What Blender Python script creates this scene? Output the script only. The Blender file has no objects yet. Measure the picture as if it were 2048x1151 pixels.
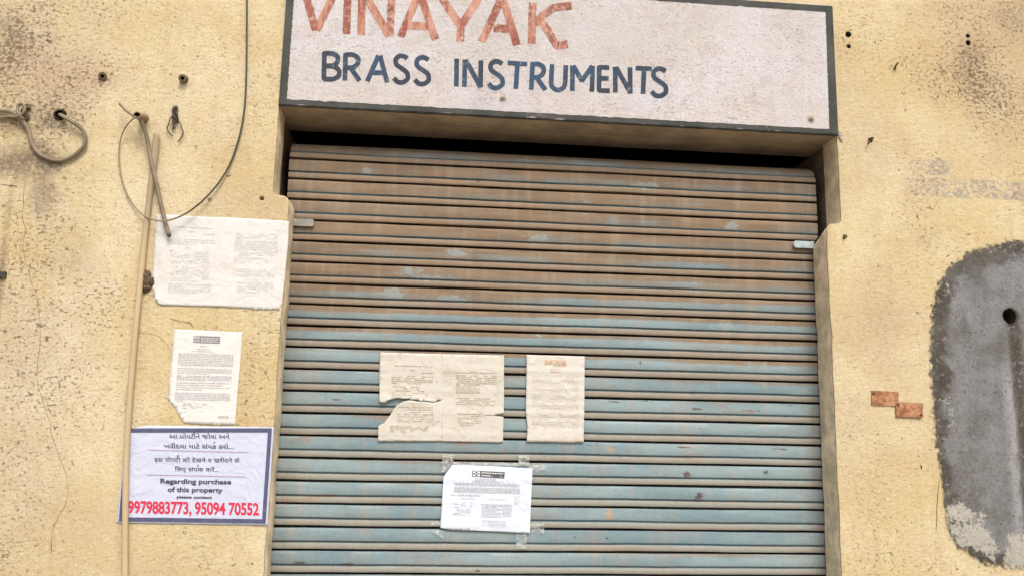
import bpy, bmesh, math, random
from mathutils import Vector, Matrix, noise, geometry

# ------------------------------------------------------------------ camera, world, sun, exposure
SC = bpy.context.scene
COL = SC.collection
CAM = Vector((0.0, -2.778, 1.55))            # wall face is the plane y = 0, ground z = 0
FPX, PITCH, YAW, ROLL = 1637.7, 0.1657, 0.0880, 0.0213
cp, sp, cy, sy, cr, sr = (math.cos(PITCH), math.sin(PITCH), math.cos(YAW), math.sin(YAW),
                          math.cos(ROLL), math.sin(ROLL))
FW = Vector((sy * cp, cy * cp, sp))
_r = Vector((cy, -sy, 0.0))
_u = _r.cross(FW)
RT = _r * cr + _u * sr
UP = _u * cr - _r * sr
cd = bpy.data.cameras.new('camera')
cam = bpy.data.objects.new('camera', cd)
COL.objects.link(cam)
cam.matrix_world = Matrix(((RT.x, UP.x, -FW.x, CAM.x), (RT.y, UP.y, -FW.y, CAM.y),
                           (RT.z, UP.z, -FW.z, CAM.z), (0, 0, 0, 1)))
cd.sensor_width = 36.0
cd.lens = 36.0 * FPX / 2048.0
cd.clip_start, cd.clip_end = 0.05, 500
SC.camera = cam

SUN_EL, SUN_AZ = math.radians(50), math.radians(10)      # azimuth: towards +x from straight in front of the wall
wd = bpy.data.worlds.new('World')
SC.world = wd
wd.use_nodes = True
nt = wd.node_tree
sky = nt.nodes.new('ShaderNodeTexSky')
sky.sky_type = 'NISHITA'
sky.sun_disc = False
sky.sun_elevation = SUN_EL
sky.dust_density = 4.0
sky.air_density = 1.2
sd = Vector((math.sin(SUN_AZ) * math.cos(SUN_EL), -math.cos(SUN_AZ) * math.cos(SUN_EL), math.sin(SUN_EL)))
sky.sun_rotation = math.atan2(sd.x, sd.y)
bg = nt.nodes['Background']
bg.inputs[1].default_value = 0.115
nt.links.new(sky.outputs[0], bg.inputs[0])
sl = bpy.data.lights.new('sun', 'SUN')
sl.energy = 1.15
sl.angle = math.radians(20)
sl.color = (1.0, 0.955, 0.865)
so = bpy.data.objects.new('sun', sl)
so.rotation_euler = (-sd).to_track_quat('-Z', 'Y').to_euler()
so.location = sd * 20
COL.objects.link(so)
SC.view_settings.view_transform = 'Standard'
SC.view_settings.look = 'None'
SC.view_settings.gamma = 1.0
SC.view_settings.exposure = 0.94

# ------------------------------------------------------------------ helpers
def at(px, py, Y=0.0):
    """point of the vertical plane y = Y that the photo shows at pixel (px, py) of 2048 x 1151"""
    d = FW + RT * ((px - 1024) / FPX) - UP * ((py - 575.5) / FPX)
    return CAM + d * ((Y - CAM.y) / d.y)

def link(name, me, mat=None, parent=None, smooth=False):
    o = bpy.data.objects.new(name, me)
    COL.objects.link(o)
    if mat is not None:
        me.materials.append(mat)
    if parent is not None:
        o.parent = parent
        o.matrix_parent_inverse = parent.matrix_basis.inverted()
    if smooth:
        for p in me.polygons:
            p.use_smooth = True
    return o

def mesh(name, vs, fs, mat=None, parent=None, smooth=False):
    me = bpy.data.meshes.new(name)
    me.from_pydata([tuple(v) for v in vs], [], fs)
    me.update()
    return link(name, me, mat, parent, smooth)

def bmobj(name, bm, mat=None, parent=None, smooth=False):
    me = bpy.data.meshes.new(name)
    bm.to_mesh(me)
    bm.free()
    return link(name, me, mat, parent, smooth)

def tag(o, label=None, cat=None, group=None, kind=None):
    if label: o['label'] = label
    if cat: o['category'] = cat
    if group: o['group'] = group
    if kind: o['kind'] = kind
    return o

def empty(name, loc, label, cat, group=None):
    o = bpy.data.objects.new(name, None)
    o.location = loc
    o.empty_display_size = 0.05
    COL.objects.link(o)
    return tag(o, label, cat, group)

class MB:
    """collects vertices and faces of one mesh"""
    def __init__(s): s.v, s.f = [], []
    def add(s, vs, fs):
        k = len(s.v); s.v += [tuple(v) for v in vs]; s.f += [tuple(i + k for i in f) for f in fs]
    def box(s, a, b):
        x0, y0, z0 = a; x1, y1, z1 = b
        s.add([(x0,y0,z0),(x1,y0,z0),(x1,y1,z0),(x0,y1,z0),(x0,y0,z1),(x1,y0,z1),(x1,y1,z1),(x0,y1,z1)],
              [(0,3,2,1),(4,5,6,7),(0,1,5,4),(1,2,6,5),(2,3,7,6),(3,0,4,7)])
    def tube(s, pts, r, n=10, caps=True, rf=None):
        pts = [Vector(p) for p in pts]
        up = Vector((0, -1, 0)); vs = []; fs = []
        m = len(pts)
        for i, p in enumerate(pts):
            t = (pts[min(i + 1, m - 1)] - pts[max(i - 1, 0)]).normalized()
            a = up - t * up.dot(t)
            if a.length < 1e-3: a = Vector((1, 0, 0)) - t * t.x
            a.normalize(); up = a; b = t.cross(a)
            rr = r if rf is None else r * rf(i / (m - 1))
            for k in range(n):
                w = 2 * math.pi * k / n
                vs.append(p + a * (math.cos(w) * rr) + b * (math.sin(w) * rr))
        for i in range(m - 1):
            for k in range(n):
                k2 = (k + 1) % n
                fs.append((i*n+k, i*n+k2, (i+1)*n+k2, (i+1)*n+k))
        if caps:
            fs.append(tuple(range(n - 1, -1, -1))); fs.append(tuple((m-1)*n + k for k in range(n)))
        s.add(vs, fs)
    def build(s, name, mat, parent=None, smooth=False): return mesh(name, s.v, s.f, mat, parent, smooth)

def spline(pts, n=8):
    """Catmull-Rom through the points"""
    P = [Vector(p) for p in pts]
    P = [P[0] * 2 - P[1]] + P + [P[-1] * 2 - P[-2]]
    out = []
    for i in range(1, len(P) - 2):
        for k in range(n):
            t = k / n
            a, b, c, d = P[i-1], P[i], P[i+1], P[i+2]
            out.append(0.5 * ((2*b) + (c-a)*t + (2*a-5*b+4*c-d)*t*t + (3*b-a-3*c+d)*t**3))
    out.append(P[-2])
    return out

def nz(x, y=0.0, z=0.0): return noise.noise(Vector((x, y, z)))

# ------------------------------------------------------------------ material nodes
class NT:
    def __init__(s, name):
        s.m = bpy.data.materials.new(name); s.m.use_nodes = True
        s.t = s.m.node_tree; s.b = s.t.nodes['Principled BSDF']
        s.co = s.t.nodes.new('ShaderNodeTexCoord').outputs['Object']
        sx = s.t.nodes.new('ShaderNodeSeparateXYZ'); s.L(s.co, sx.inputs[0])
        s.x, s.y, s.z = sx.outputs
    def L(s, a, b): s.t.links.new(a, b)
    def put(s, sock, v):
        if hasattr(v, 'links') or isinstance(v, bpy.types.NodeSocket): s.L(v, sock)
        elif isinstance(v, (tuple, list)) and len(v) == 3 and sock.type == 'RGBA': sock.default_value = (*v, 1)
        else: sock.default_value = v
    def math(s, op, a, b=0.0, clamp=False):
        n = s.t.nodes.new('ShaderNodeMath'); n.operation = op; n.use_clamp = clamp
        s.put(n.inputs[0], a); s.put(n.inputs[1], b); return n.outputs[0]
    def noise(s, scale, detail=4, rough=0.55, vec=None, dist=0.0, col=False):
        n = s.t.nodes.new('ShaderNodeTexNoise'); n.inputs['Scale'].default_value = scale
        n.inputs['Detail'].default_value = detail; n.inputs['Roughness'].default_value = rough
        n.inputs['Distortion'].default_value = dist
        s.L(vec if vec is not None else s.co, n.inputs['Vector']); return n.outputs[1 if col else 0]
    def map(s, v, a, b, c=0.0, d=1.0, smooth=True):
        n = s.t.nodes.new('ShaderNodeMapRange'); n.interpolation_type = 'SMOOTHSTEP' if smooth else 'LINEAR'
        s.put(n.inputs[0], v)
        for i, k in enumerate((a, b, c, d)): n.inputs[i + 1].default_value = k
        return n.outputs[0]
    def mix(s, f, a, b, blend='MIX'):
        n = s.t.nodes.new('ShaderNodeMix'); n.data_type = 'RGBA'; n.blend_type = blend
        s.put(n.inputs[0], f); s.put(n.inputs[6], a); s.put(n.inputs[7], b); return n.outputs[2]
    def scale(s, sx, sy, sz, off=(0, 0, 0), rot=0.0):
        n = s.t.nodes.new('ShaderNodeMapping'); s.L(s.co, n.inputs[0])
        n.inputs['Scale'].default_value = (sx, sy, sz); n.inputs['Location'].default_value = off
        n.inputs['Rotation'].default_value = (0, rot, 0)
        return n.outputs[0]
    def attr(s, name):
        n = s.t.nodes.new('ShaderNodeAttribute'); n.attribute_name = name; return n.outputs['Fac']
    def blob(s, px, py, rx, ry, warp=None, Y=0.0, hard=0.0, box=False):
        """a mask that is 1 at the middle of an ellipse on the wall and fades to 0 at its rim"""
        c = at(px, py, Y); k = 2.778 / FPX
        u = s.math('DIVIDE', s.math('SUBTRACT', s.x, c.x), rx * k)
        w = s.math('DIVIDE', s.math('SUBTRACT', s.z, c.z), ry * k)
        d = s.math('MAXIMUM', s.math('ABSOLUTE', u), s.math('ABSOLUTE', w)) if box else s.math('SQRT', s.math('ADD', s.math('MULTIPLY', u, u), s.math('MULTIPLY', w, w)))
        if warp is not None: d = s.math('ADD', d, warp)
        return s.map(d, hard, 1.0, 1.0, 0.0)
    def bump(s, h, strength=0.5, dist=0.003, prev=None):
        n = s.t.nodes.new('ShaderNodeBump'); n.inputs['Strength'].default_value = strength
        n.inputs['Distance'].default_value = dist; s.L(h, n.inputs['Height'])
        if prev is not None: s.L(prev, n.inputs['Normal'])
        return n.outputs[0]
    def out(s, col, rough=0.9, normal=None, spec=0.2, metal=0.0):
        s.put(s.b.inputs['Base Color'], col); s.put(s.b.inputs['Roughness'], rough)
        s.b.inputs['Specular IOR Level'].default_value = spec; s.put(s.b.inputs['Metallic'], metal)
        if normal is not None: s.L(normal, s.b.inputs['Normal'])
        return s.m

def flat(name, col, rough=0.8, spec=0.2, var=0.25, scale=60, metal=0.0, bump=0.0):
    n = NT(name)
    dark = tuple(c * (1 - var) for c in col); light = tuple(min(1, c * (1 + var)) for c in col)
    c = n.mix(n.map(n.noise(scale, 5, 0.65), 0.3, 0.7), dark, light)
    nm = n.bump(n.noise(scale * 3, 4), bump, 0.002) if bump else None
    return n.out(c, rough, nm, spec, metal)

def wall_material():
    n = NT('yellow_plaster')
    w1 = n.math('MULTIPLY', n.math('SUBTRACT', n.noise(5, 6, 0.6), 0.5), 1.6)
    c = n.mix(n.map(n.noise(1.6, 6, 0.6), 0.38, 0.62), (0.592, 0.476, 0.250), (0.665, 0.582, 0.388))
    c = n.mix(n.math('MULTIPLY', n.map(n.noise(3.3, 6, 0.65, dist=0.4), 0.52, 0.72), 0.45), c, (0.585, 0.415, 0.215))
    # streaks of rain wash
    c = n.mix(n.math('MULTIPLY', n.map(n.noise(3, 5, 0.6, n.scale(3.0, 1, 0.35)), 0.5, 0.72), 0.30), c, (0.50, 0.39, 0.25))
    # broad worn zones
    pale = n.math('MAXIMUM', n.blob(60, 760, 170, 520, w1), n.blob(70, 120, 260, 260, w1))
    c = n.mix(n.math('MULTIPLY', pale, 0.80), c, (0.530, 0.450, 0.335))
    pink = n.math('MAXIMUM', n.blob(1990, 110, 260, 360, w1), n.blob(1760, 640, 130, 160, w1))
    pink = n.math('MAXIMUM', pink, n.blob(100, 150, 190, 90, w1))
    c = n.mix(n.math('MULTIPLY', pink, 0.72), c, (0.495, 0.365, 0.250))
    # old stencil lettering gone to grey dust
    gk = n.math('ADD', n.noise(62, 5, 0.8), n.math('MULTIPLY', n.math('SUBTRACT', n.noise(9, 3, .6), .5), .35))
    g = n.math('MAXIMUM', n.blob(1858, 334, 62, 22, n.math('MULTIPLY', w1, 0.3), hard=0.6, box=True), n.blob(1970, 379, 206, 24, n.math('MULTIPLY', w1, 0.25), hard=0.8, box=True))
    g = n.math('MULTIPLY', g, n.map(gk, 0.44, 0.56))
    c = n.mix(n.math('MULTIPLY', g, 0.92), c, (0.285, 0.262, 0.268))
    # dark stains and patches
    gr = n.noise(60, 5, 0.75)
    d = n.math('MULTIPLY', n.blob(20, 322, 150, 58, w1), 1.3)
    d = n.math('MAXIMUM', d, n.math('MULTIPLY', n.blob(20, 255, 75, 40, w1), 0.8))
    d = n.math('MAXIMUM', d, n.math('MULTIPLY', n.blob(85, 385, 40, 60, w1), 0.6))
    d = n.math('MAXIMUM', d, n.math('MULTIPLY', n.blob(140, 520, 90, 70, w1), 0.35))
    d = n.math('MAXIMUM', d, n.math('MULTIPLY', n.blob(0, 560, 14, 330, w1), 0.8))
    d = n.math('MAXIMUM', d, n.math('MULTIPLY', n.blob(1940, 120, 60, 130, w1), 0.40))
    d = n.math('MAXIMUM', d, n.math('MULTIPLY', n.blob(2040, 40, 90, 130, w1), 0.55))
    d = n.math('MAXIMUM', d, n.math('MULTIPLY', n.blob(112, 240, 34, 30, w1), 0.8))
    d = n.math('MAXIMUM', d, n.math('MULTIPLY', n.blob(292, 252, 26, 20, w1), 0.55))  # dark patch just below the stub pipe
    d = n.math('MAXIMUM', d, n.math('MULTIPLY', n.blob(60, 228, 36, 40, w1), 0.55))
    d = n.math('MAXIMUM', d, n.math('MULTIPLY', n.blob(20, 60, 60, 60, w1), 0.40))
    d = n.math('MAXIMUM', d, n.math('MULTIPLY', n.blob(1938, 112, 18, 26, w1), 0.9))
    c = n.mix(n.math('MULTIPLY', d, n.map(gr, 0.22, 0.58)), c, (0.165, 0.135, 0.102))
    # pale scrubbed areas, ochre runs and trowel sweeps
    c = n.mix(n.math('MULTIPLY', n.map(n.noise(2.2, 5, 0.6, n.scale(1, 1, 1, (5, 2, 8))), 0.52, 0.68), 0.55), c, (0.72, 0.64, 0.47))
    c = n.mix(n.math('MULTIPLY', n.map(n.noise(4.5, 6, 0.7, n.scale(1, 1, 1.2, (1, 6, 3))), 0.54, 0.70), 0.50), c, (0.56, 0.385, 0.185))
    c = n.mix(n.math('MULTIPLY', n.map(n.noise(7, 5, 0.65, n.scale(2.4, 1, 0.18, (9, 0, 0))), 0.55, 0.75), 0.30), c, (0.40, 0.31, 0.21))
    c = n.mix(n.math('MULTIPLY', n.map(n.noise(1.3, 5, 0.65, n.scale(1, 1, 1, (2, 9, 4))), 0.46, 0.64), 0.55), c, (0.515, 0.410, 0.260))
    # lichen specks, denser in some places
    dens = n.noise(2.4, 4, 0.6)
    dens = n.math('ADD', dens, n.math('MULTIPLY', n.math('MAXIMUM', n.blob(80, 130, 260, 250, w1), n.blob(1960, 150, 260, 330, w1)), 0.30))
    dens = n.math('ADD', dens, n.math('MULTIPLY', n.math('MAXIMUM', n.blob(60, 700, 190, 560, w1), n.blob(210, 600, 150, 190, w1)), 0.19))
    s1 = n.noise(80, 6, 0.80, n.scale(0.9, 1, 1.25, rot=0.15))
    thr = n.math('SUBTRACT', 0.728, n.math('MULTIPLY', dens, 0.26))
    k1 = n.map(n.math('SUBTRACT', s1, thr), 0.0, 0.045)
    c = n.mix(n.math('MULTIPLY', k1, 0.85), c, (0.135, 0.095, 0.058))
    s2 = n.noise(36, 3, 0.6, n.scale(1, 1, 1.2, (3, 1, 7)))
    k2 = n.map(n.math('SUBTRACT', s2, n.math('SUBTRACT', 0.770, n.math('MULTIPLY', dens, 0.22))), 0.0, 0.04)
    c = n.mix(n.math('MULTIPLY', k2, 0.8), c, (0.120, 0.085, 0.055))
    # grain of the render coat
    f = n.noise(150, 5, 0.7)
    c = n.mix(n.map(f, 0.36, 0.62, 0.0, 1.0), n.mix(0.22, c, (0.27, 0.18, 0.09)), c)
    fl = n.noise(66, 6, 0.82, n.scale(0.7, 1, 1.35, (2, 0, 5), 0.25))
    c = n.mix(n.math('MULTIPLY', n.map(fl, 0.53, 0.61, 0.0, 0.72), n.map(n.noise(2.0, 4, .6, n.scale(1, 1, 1, (7, 3, 3))), .34, .62, .35, 1.0)), c, (0.345, 0.245, 0.135))
    c = n.mix(n.map(fl, 0.34, 0.46, 0.55, 0.0), c, (0.76, 0.67, 0.49))
    m = n.noise(22, 6, 0.7)
    c = n.mix(n.map(m, 0.40, 0.70, 0.0, 0.28), c, (0.50, 0.36, 0.19))
    nb = n.bump(n.noise(6, 4, 0.6, n.scale(0.5, 1, 1.6)), 0.30, 0.014)
    nb = n.bump(n.noise(12, 5, 0.6), 0.35, 0.010, nb)
    nb = n.bump(n.math('SUBTRACT', n.noise(95, 7, 0.76), n.math('MULTIPLY', k1, 0.3)), 0.85, 0.006, nb)
    return n.out(c, 0.95, nb, 0.15)

def sign_material():
    n = NT('white_painted_plaster')
    c = n.mix(n.map(n.noise(2.5, 5, 0.6), 0.35, 0.65), (0.545, 0.520, 0.510), (0.610, 0.595, 0.610))
    c = n.mix(n.math('MULTIPLY', n.map(n.noise(6, 6, 0.7, n.scale(1, 1, 2.4)), 0.50, 0.70), 0.60), c, (0.500, 0.405, 0.355))
    zb = at(1100, 225, -0.012).z
    low = n.map(n.z, zb - 0.04, zb + 0.10, 1.0, 0.0)
    c = n.mix(n.math('MULTIPLY', n.math('MULTIPLY', low, n.map(n.noise(9, 6, 0.7, n.scale(1, 1, 3)), 0.36, 0.62)), 0.45), c, (0.595, 0.470, 0.390))
    c = n.mix(n.math('MULTIPLY', n.map(n.noise(5, 5, 0.6, n.scale(1, 1, 1, (4, 0, 2))), 0.55, 0.72), 0.35), c, (0.60, 0.56, 0.45))
    dens = n.noise(3.2, 4, 0.6)
    s1 = n.noise(120, 3, 0.62, n.scale(0.75, 1, 1.35, rot=0.35))
    k1 = n.map(n.math('SUBTRACT', s1, n.math('SUBTRACT', 0.745, n.math('MULTIPLY', dens, 0.30))), 0.0, 0.07)
    c = n.mix(n.math('MULTIPLY', k1, 0.62), c, (0.200, 0.165, 0.130))
    f = n.noise(140, 5, 0.7)
    c = n.mix(n.map(f, 0.36, 0.66, 0.0, 1.0), n.mix(0.24, c, (0.30, 0.235, 0.20)), c)
    fl = n.noise(60, 6, 0.82, n.scale(0.5, 1, 1.5, (2, 0, 5), 0.2))
    c = n.mix(n.map(fl, 0.55, 0.65, 0.0, 0.45), c, (0.33, 0.25, 0.20))
    c = n.mix(n.map(n.noise(3.2, 5, 0.6, n.scale(1, 1, 1.3, (8, 2, 1))), 0.5, 0.7, 0, 0.45), c, (0.535, 0.525, 0.590))
    c = n.mix(n.math('MULTIPLY', n.map(n.noise(11, 6, 0.75, n.scale(1, 1, 1.4, (3, 3, 3))), 0.50, 0.68), 0.42), c, (0.42, 0.36, 0.33))
    c = n.mix(n.math('MULTIPLY', n.map(n.noise(6, 5, 0.65, n.scale(2.2, 1, 0.2, (6, 0, 0))), 0.52, 0.74), 0.32), c, (0.40, 0.33, 0.28))
    nb = n.bump(n.noise(14, 5, 0.6), 0.3, 0.008)
    nb = n.bump(n.noise(90, 7, 0.76), 0.85, 0.006, nb)
    return n.out(c, 0.9, nb, 0.2)

def paint_material(name, c1, c2, worn, amount, scale=45, streak=False):
    """brush paint on rough plaster: two tones, worn through in specks"""
    n = NT(name)
    c = n.mix(n.map(n.noise(4.5, 4, 0.6), 0.40, 0.62), c1, c2)
    c = n.mix(n.map(n.noise(70, 5, 0.7), 0.45, 0.75, 0.0, 0.35), c, tuple(k * 0.45 for k in c1))
    k = n.math('ADD', n.math('MULTIPLY', n.noise(scale, 6, 0.75), 0.65), n.math('MULTIPLY', n.noise(7, 4, 0.6), 0.35))
    c = n.mix(n.map(k, amount - .03, amount + 0.15), c, worn)
    if streak:
        c = n.mix(n.map(n.noise(66, 6, 0.8, n.scale(1.1, 1, .8)), .51, .60, 0, .75), c, (0.15, 0.075, 0.048))
        c = n.mix(n.map(n.noise(20, 4, 0.6, n.scale(1.4, 1, 0.22, (4, 0, 0))), .46, .64, 0, .75), c, (0.530, 0.300, 0.220))
    nb = n.bump(n.noise(110, 6, 0.72), 0.6, 0.004)
    return n.out(c, 0.8, nb, 0.25)

Z0S, PS, DS = 1.55 + 0.3211 * 2.90, 0.0260 * 2.90, 0.122        # uppermost gap, slat pitch, shutter plane

def shutter_material():
    n = NT('dusty_blue_steel')
    ph = n.math('FRACT', n.math('DIVIDE', n.math('SUBTRACT', Z0S, n.z), PS))
    strk = n.noise(5, 5, 0.65, n.scale(0.6, 1, 7))
    big = n.noise(1.5, 5, 0.6, n.scale(0.7, 1, 1.6))
    blue = n.mix(n.map(n.noise(2.0, 5, 0.6, n.scale(1, 1, 4)), 0.36, 0.64), (0.168, 0.250, 0.282), (0.245, 0.332, 0.354))
    blue = n.mix(n.math('MULTIPLY', n.map(n.noise(2.6, 5, 0.65, n.scale(1, 1, 2, (3, 0, 9))), 0.5, 0.7), 0.65), blue, (0.275, 0.255, 0.225))
    dust = n.mix(n.map(strk, 0.35, 0.65), (0.180, 0.124, 0.078), (0.240, 0.172, 0.110))
    dust = n.mix(n.map(n.noise(3, 5, 0.6, n.scale(1, 1, 3, (1, 5, 2))), 0.45, 0.7, 0, 0.5), dust, (0.255, 0.205, 0.155))
    # dust lies thick high up, under the hood, and thins towards the ground
    h = n.map(n.z, 1.60, 2.08, -0.42, 0.62, False)
    h = n.math('ADD', h, n.math('MULTIPLY', n.math('SUBTRACT', big, 0.5), 1.5))
    h = n.math('ADD', h, n.math('MULTIPLY', n.math('SUBTRACT', strk, 0.5), 0.9))
    h = n.math('SUBTRACT', h, n.map(n.x, 0.2, 1.4, 0.0, 0.13, False))
    # more of it on the upper edge of each slat
    h = n.math('ADD', h, n.map(ph, 0.12, 0.38, 0.55, -0.12))
    dm = n.map(h, 0.05, 0.55)
    # bare patches rubbed clean
    pt = n.math('MULTIPLY', n.map(n.noise(6.5, 5, 0.55, n.scale(0.9, 1, 1.5, (2, 0, 4))), 0.64, 0.70), n.map(n.z, 1.7, 2.45, 0.9, 0.35))
    dm = n.math('MULTIPLY', dm, n.math('SUBTRACT', 1.0, pt))
    c = n.mix(dm, blue, dust)
    # rolled bead: fawn dust over the paint
    bead = n.math('MULTIPLY', n.map(ph, 0.66, 0.70), n.map(ph, 0.97, 1.0, 1, 0))
    bd = n.mix(n.map(n.z, 1.2, 2.1), (0.290, 0.280, 0.232), (0.255, 0.184, 0.122))
    bd = n.mix(n.map(n.noise(6, 5, 0.7, n.scale(0.5, 1, 3, (7, 0, 1))), 0.5, 0.72, 0, 0.7), bd, (0.330, 0.215, 0.145))
    c = n.mix(n.math('MULTIPLY', bead, 0.85), c, bd)
    # explicit rubbed patches and knocks
    wq = n.math('MULTIPLY', n.math('SUBTRACT', n.noise(34, 6, 0.78, n.scale(.7, 1, 1.2)), 0.5), 5.0)
    cl = None
    for px, py, rx, ry in ((915, 508, 22, 9), (786, 586, 24, 13), (868, 556, 34, 7), (735, 343, 10, 9), (1465, 455, 18, 10), (1176, 406, 14, 7), (905, 596, 40, 6), (1075, 476, 26, 9),
                           (820, 545, 22, 8), (1290, 372, 26, 9), (1452, 652, 30, 9), (1330, 690, 60, 10), (1545, 700, 50, 10), (1606, 905, 9, 20), (1604, 955, 8, 18), (1608, 1010, 9, 20), (1606, 1050, 8, 18), (905, 865, 80, 10)):
        bq = n.blob(px, py, rx * 1.1, ry * 1.1, wq, DS, 0.6)
        cl = bq if cl is None else n.math('MAXIMUM', cl, bq)
    c = n.mix(n.math('MULTIPLY', cl, 0.60), c, (0.265, 0.350, 0.362))
    kn = None
    for px, py, rx, ry in ((1398, 990, 7, 9), (1372, 948, 8, 7), (1396, 999, 14, 4), (1290, 801, 16, 1.8), (1232, 803, 12, 1.8), (1390, 817, 14, 1.8), (1505, 820, 20, 1.8), (1180, 889, 16, 1.8), (1365, 893, 20, 1.8), (1560, 897, 20, 1.8),
                           (1280, 725, 3, 6), (1532, 943, 9, 5), (957, 363, 5, 3), (600, 1125, 12, 4), (690, 1127, 16, 4), (955, 1140, 5, 2), (1215, 1075, 3, 3), (1150, 1072, 2.5, 2.5), (1385, 785, 6, 2), (675, 798, 10, 1.8), (985, 716, 10, 3)):
        bq = n.blob(px, py, rx, ry, n.math('MULTIPLY', wq, 1.2), DS, 0.5)
        kn = bq if kn is None else n.math('MAXIMUM', kn, bq)
    c = n.mix(n.math('MULTIPLY', kn, 0.9), c, (0.085, 0.052, 0.035))
    c = n.mix(n.math('MULTIPLY', n.math('MAXIMUM', n.blob(1220, 897, 12, 9, wq, DS, .4), n.blob(1219, 1024, 10, 14, wq, DS, .4)), .8), c, (.42, .29, .18))
    # grime where hands and rain reach: the two ends
    en = n.math('MAXIMUM', n.map(n.x, -.40, -.56, 0, 1), n.map(n.x, 1.26, 1.41, 0, 1))
    c = n.mix(n.math('MULTIPLY', en, n.map(n.noise(9, 5, .65, n.scale(1, 1, .5)), .35, .65, .15, .65)), c, (0.150, 0.135, 0.115))
    # groove keeps the clean blue paint
    gv = n.math('MULTIPLY', n.map(ph, 0.565, 0.60), n.map(ph, 0.675, 0.70, 1, 0))
    gb = n.mix(n.map(n.noise(2.2, 4, 0.6), 0.42, 0.58), (0.160, 0.225, 0.250), (0.225, 0.330, 0.380))
    c = n.mix(n.math('MULTIPLY', gv, n.map(n.z, 1.9, 2.3, 0.55, 0.95)), c, gb)
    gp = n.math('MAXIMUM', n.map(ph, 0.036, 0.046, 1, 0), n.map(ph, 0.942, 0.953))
    c = n.mix(gp, c, (0.018, 0.015, 0.012))  # slat gaps coloured near black to deepen their shade
    # chips, rust freckles and scratches
    rs = n.noise(42, 6, 0.78, n.scale(0.55, 1, 1.3))
    rk = n.math('ADD', rs, n.math('MULTIPLY', n.noise(2.2, 4, 0.6), 0.22))
    c = n.mix(n.map(rk, 0.775, 0.81, 0, 0.85), c, (0.085, 0.052, 0.034))
    rr = n.map(n.noise(11, 5, 0.65, n.scale(0.45, 1, 2.2, (9, 0, 3))), 0.60, 0.72, 0, 0.55)
    c = n.mix(rr, c, (0.300, 0.165, 0.095))
    c = n.mix(n.map(n.noise(130, 4, 0.7), 0.35, 0.68, 0.18, 0.0), c, (0.10, 0.085, 0.07))
    vs = n.map(n.noise(24, 5, 0.65, n.scale(1, 1, 0.12)), 0.45, 0.72, 0.0, 0.34)
    c = n.mix(vs, c, (0.34, 0.28, 0.215))
    nb = n.bump(n.noise(4, 4, 0.55, n.scale(0.6, 1, 2)), 0.35, 0.014)
    nb = n.bump(n.noise(90, 5, 0.7), 0.25, 0.002, nb)
    return n.out(c, n.map(dm, 0, 1, 0.55, 0.85), nb, 0.30)

def paper_material(name, col, stain, amount=0.55, scale=7, lowstain=None):
    n = NT(name)
    c = n.mix(n.map(n.noise(scale, 6, 0.65), amount, amount + 0.18, 0, 0.75), col, stain)
    c = n.mix(n.map(n.noise(scale * 3, 5, 0.7, n.scale(1, 1, 2.5)), 0.5, 0.75, 0, 0.45), c, tuple(k * 0.78 for k in stain))
    rg_ = n.math('ABSOLUTE', n.math('SUBTRACT', n.noise(9, 4, 0.55, dist=0.9), 0.5))
    nb = n.bump(n.map(rg_, 0.0, 0.09), 0.22, 0.004)
    nb = n.bump(n.noise(18, 5, 0.6, dist=0.8), 0.30, 0.006, nb)
    nb = n.bump(n.noise(5, 3, 0.5, dist=1.2), 0.38, 0.014, nb)
    return n.out(c, 0.75, nb, 0.25)

M = {}
M['wall'] = wall_material()
M['sign'] = sign_material()
M['border'] = paint_material('charcoal_border_paint', (0.048, 0.050, 0.045), (0.075, 0.076, 0.070), (0.24, 0.21, 0.17), 0.60)
M['red'] = paint_material('worn_red_paint', (0.265, 0.080, 0.058), (0.335, 0.125, 0.092), (0.555, 0.400, 0.320), 0.500, 60, True)
M['blue'] = paint_material('navy_letter_paint', (0.038, 0.048, 0.068), (0.040, 0.075, 0.125), (0.30, 0.30, 0.31), 0.565, 60)
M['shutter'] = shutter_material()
M['room'] = flat('dark_room_plaster', (0.06, 0.05, 0.04), 0.95)
M['reveal'] = flat('grubby_plaster', (0.690, 0.560, 0.375), 0.95, 0.1, 0.28, 13, bump=0.8)
M['cheek'] = flat('dark_brown_masonry', (0.17, 0.125, 0.085), 0.95, 0.1, 0.3, 18)  # dark brown side faces behind the slot
M['soffit'] = flat('soffit_shade_plaster', (0.36, 0.285, 0.20), 0.95, 0.1, 0.22, 8, bump=0.5)  # darker than the reveals: shade under the lintel put into the colour
M['ground'] = flat('dusty_street', (0.28, 0.235, 0.18), 0.95, 0.1, 0.3, 3, bump=0.4)
M['steel'] = flat('dull_grey_steel', (0.245, 0.245, 0.225), 0.6, 0.4, 0.2, 40)
M['steel_pale'] = flat('pale_blue_steel', (0.33, 0.40, 0.41), 0.55, 0.4, 0.25, 40)
M['crack'] = flat('crack_dirt', (0.27, 0.205, 0.13), 0.95, 0.1, 0.5, 30)
M['crack_dark'] = flat('deep_crack_dirt', (0.085, 0.064, 0.045), 0.95, 0.1, 0.5, 30)

# ------------------------------------------------------------------ ground
g = MB(); g.add([(-60, -80, 0), (60, -80, 0), (60, 40, 0), (-60, 40, 0)], [(0, 1, 2, 3)])
tag(g.build('ground', M['ground']), 'dusty street ground in front of the shop', None, None, 'structure')

# ------------------------------------------------------------------ wall with the shutter opening
ZL = 1.55 + 0.390 * 2.766                      # underside of the lintel
XL, XR = -0.528, 1.386                         # lower jambs
NXL, NXR = -0.584, 1.441                       # wider slot above
NZL, NZR = at(560, 391).z, at(1668, 448).z     # where the slot steps in
TH = 0.115

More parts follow.
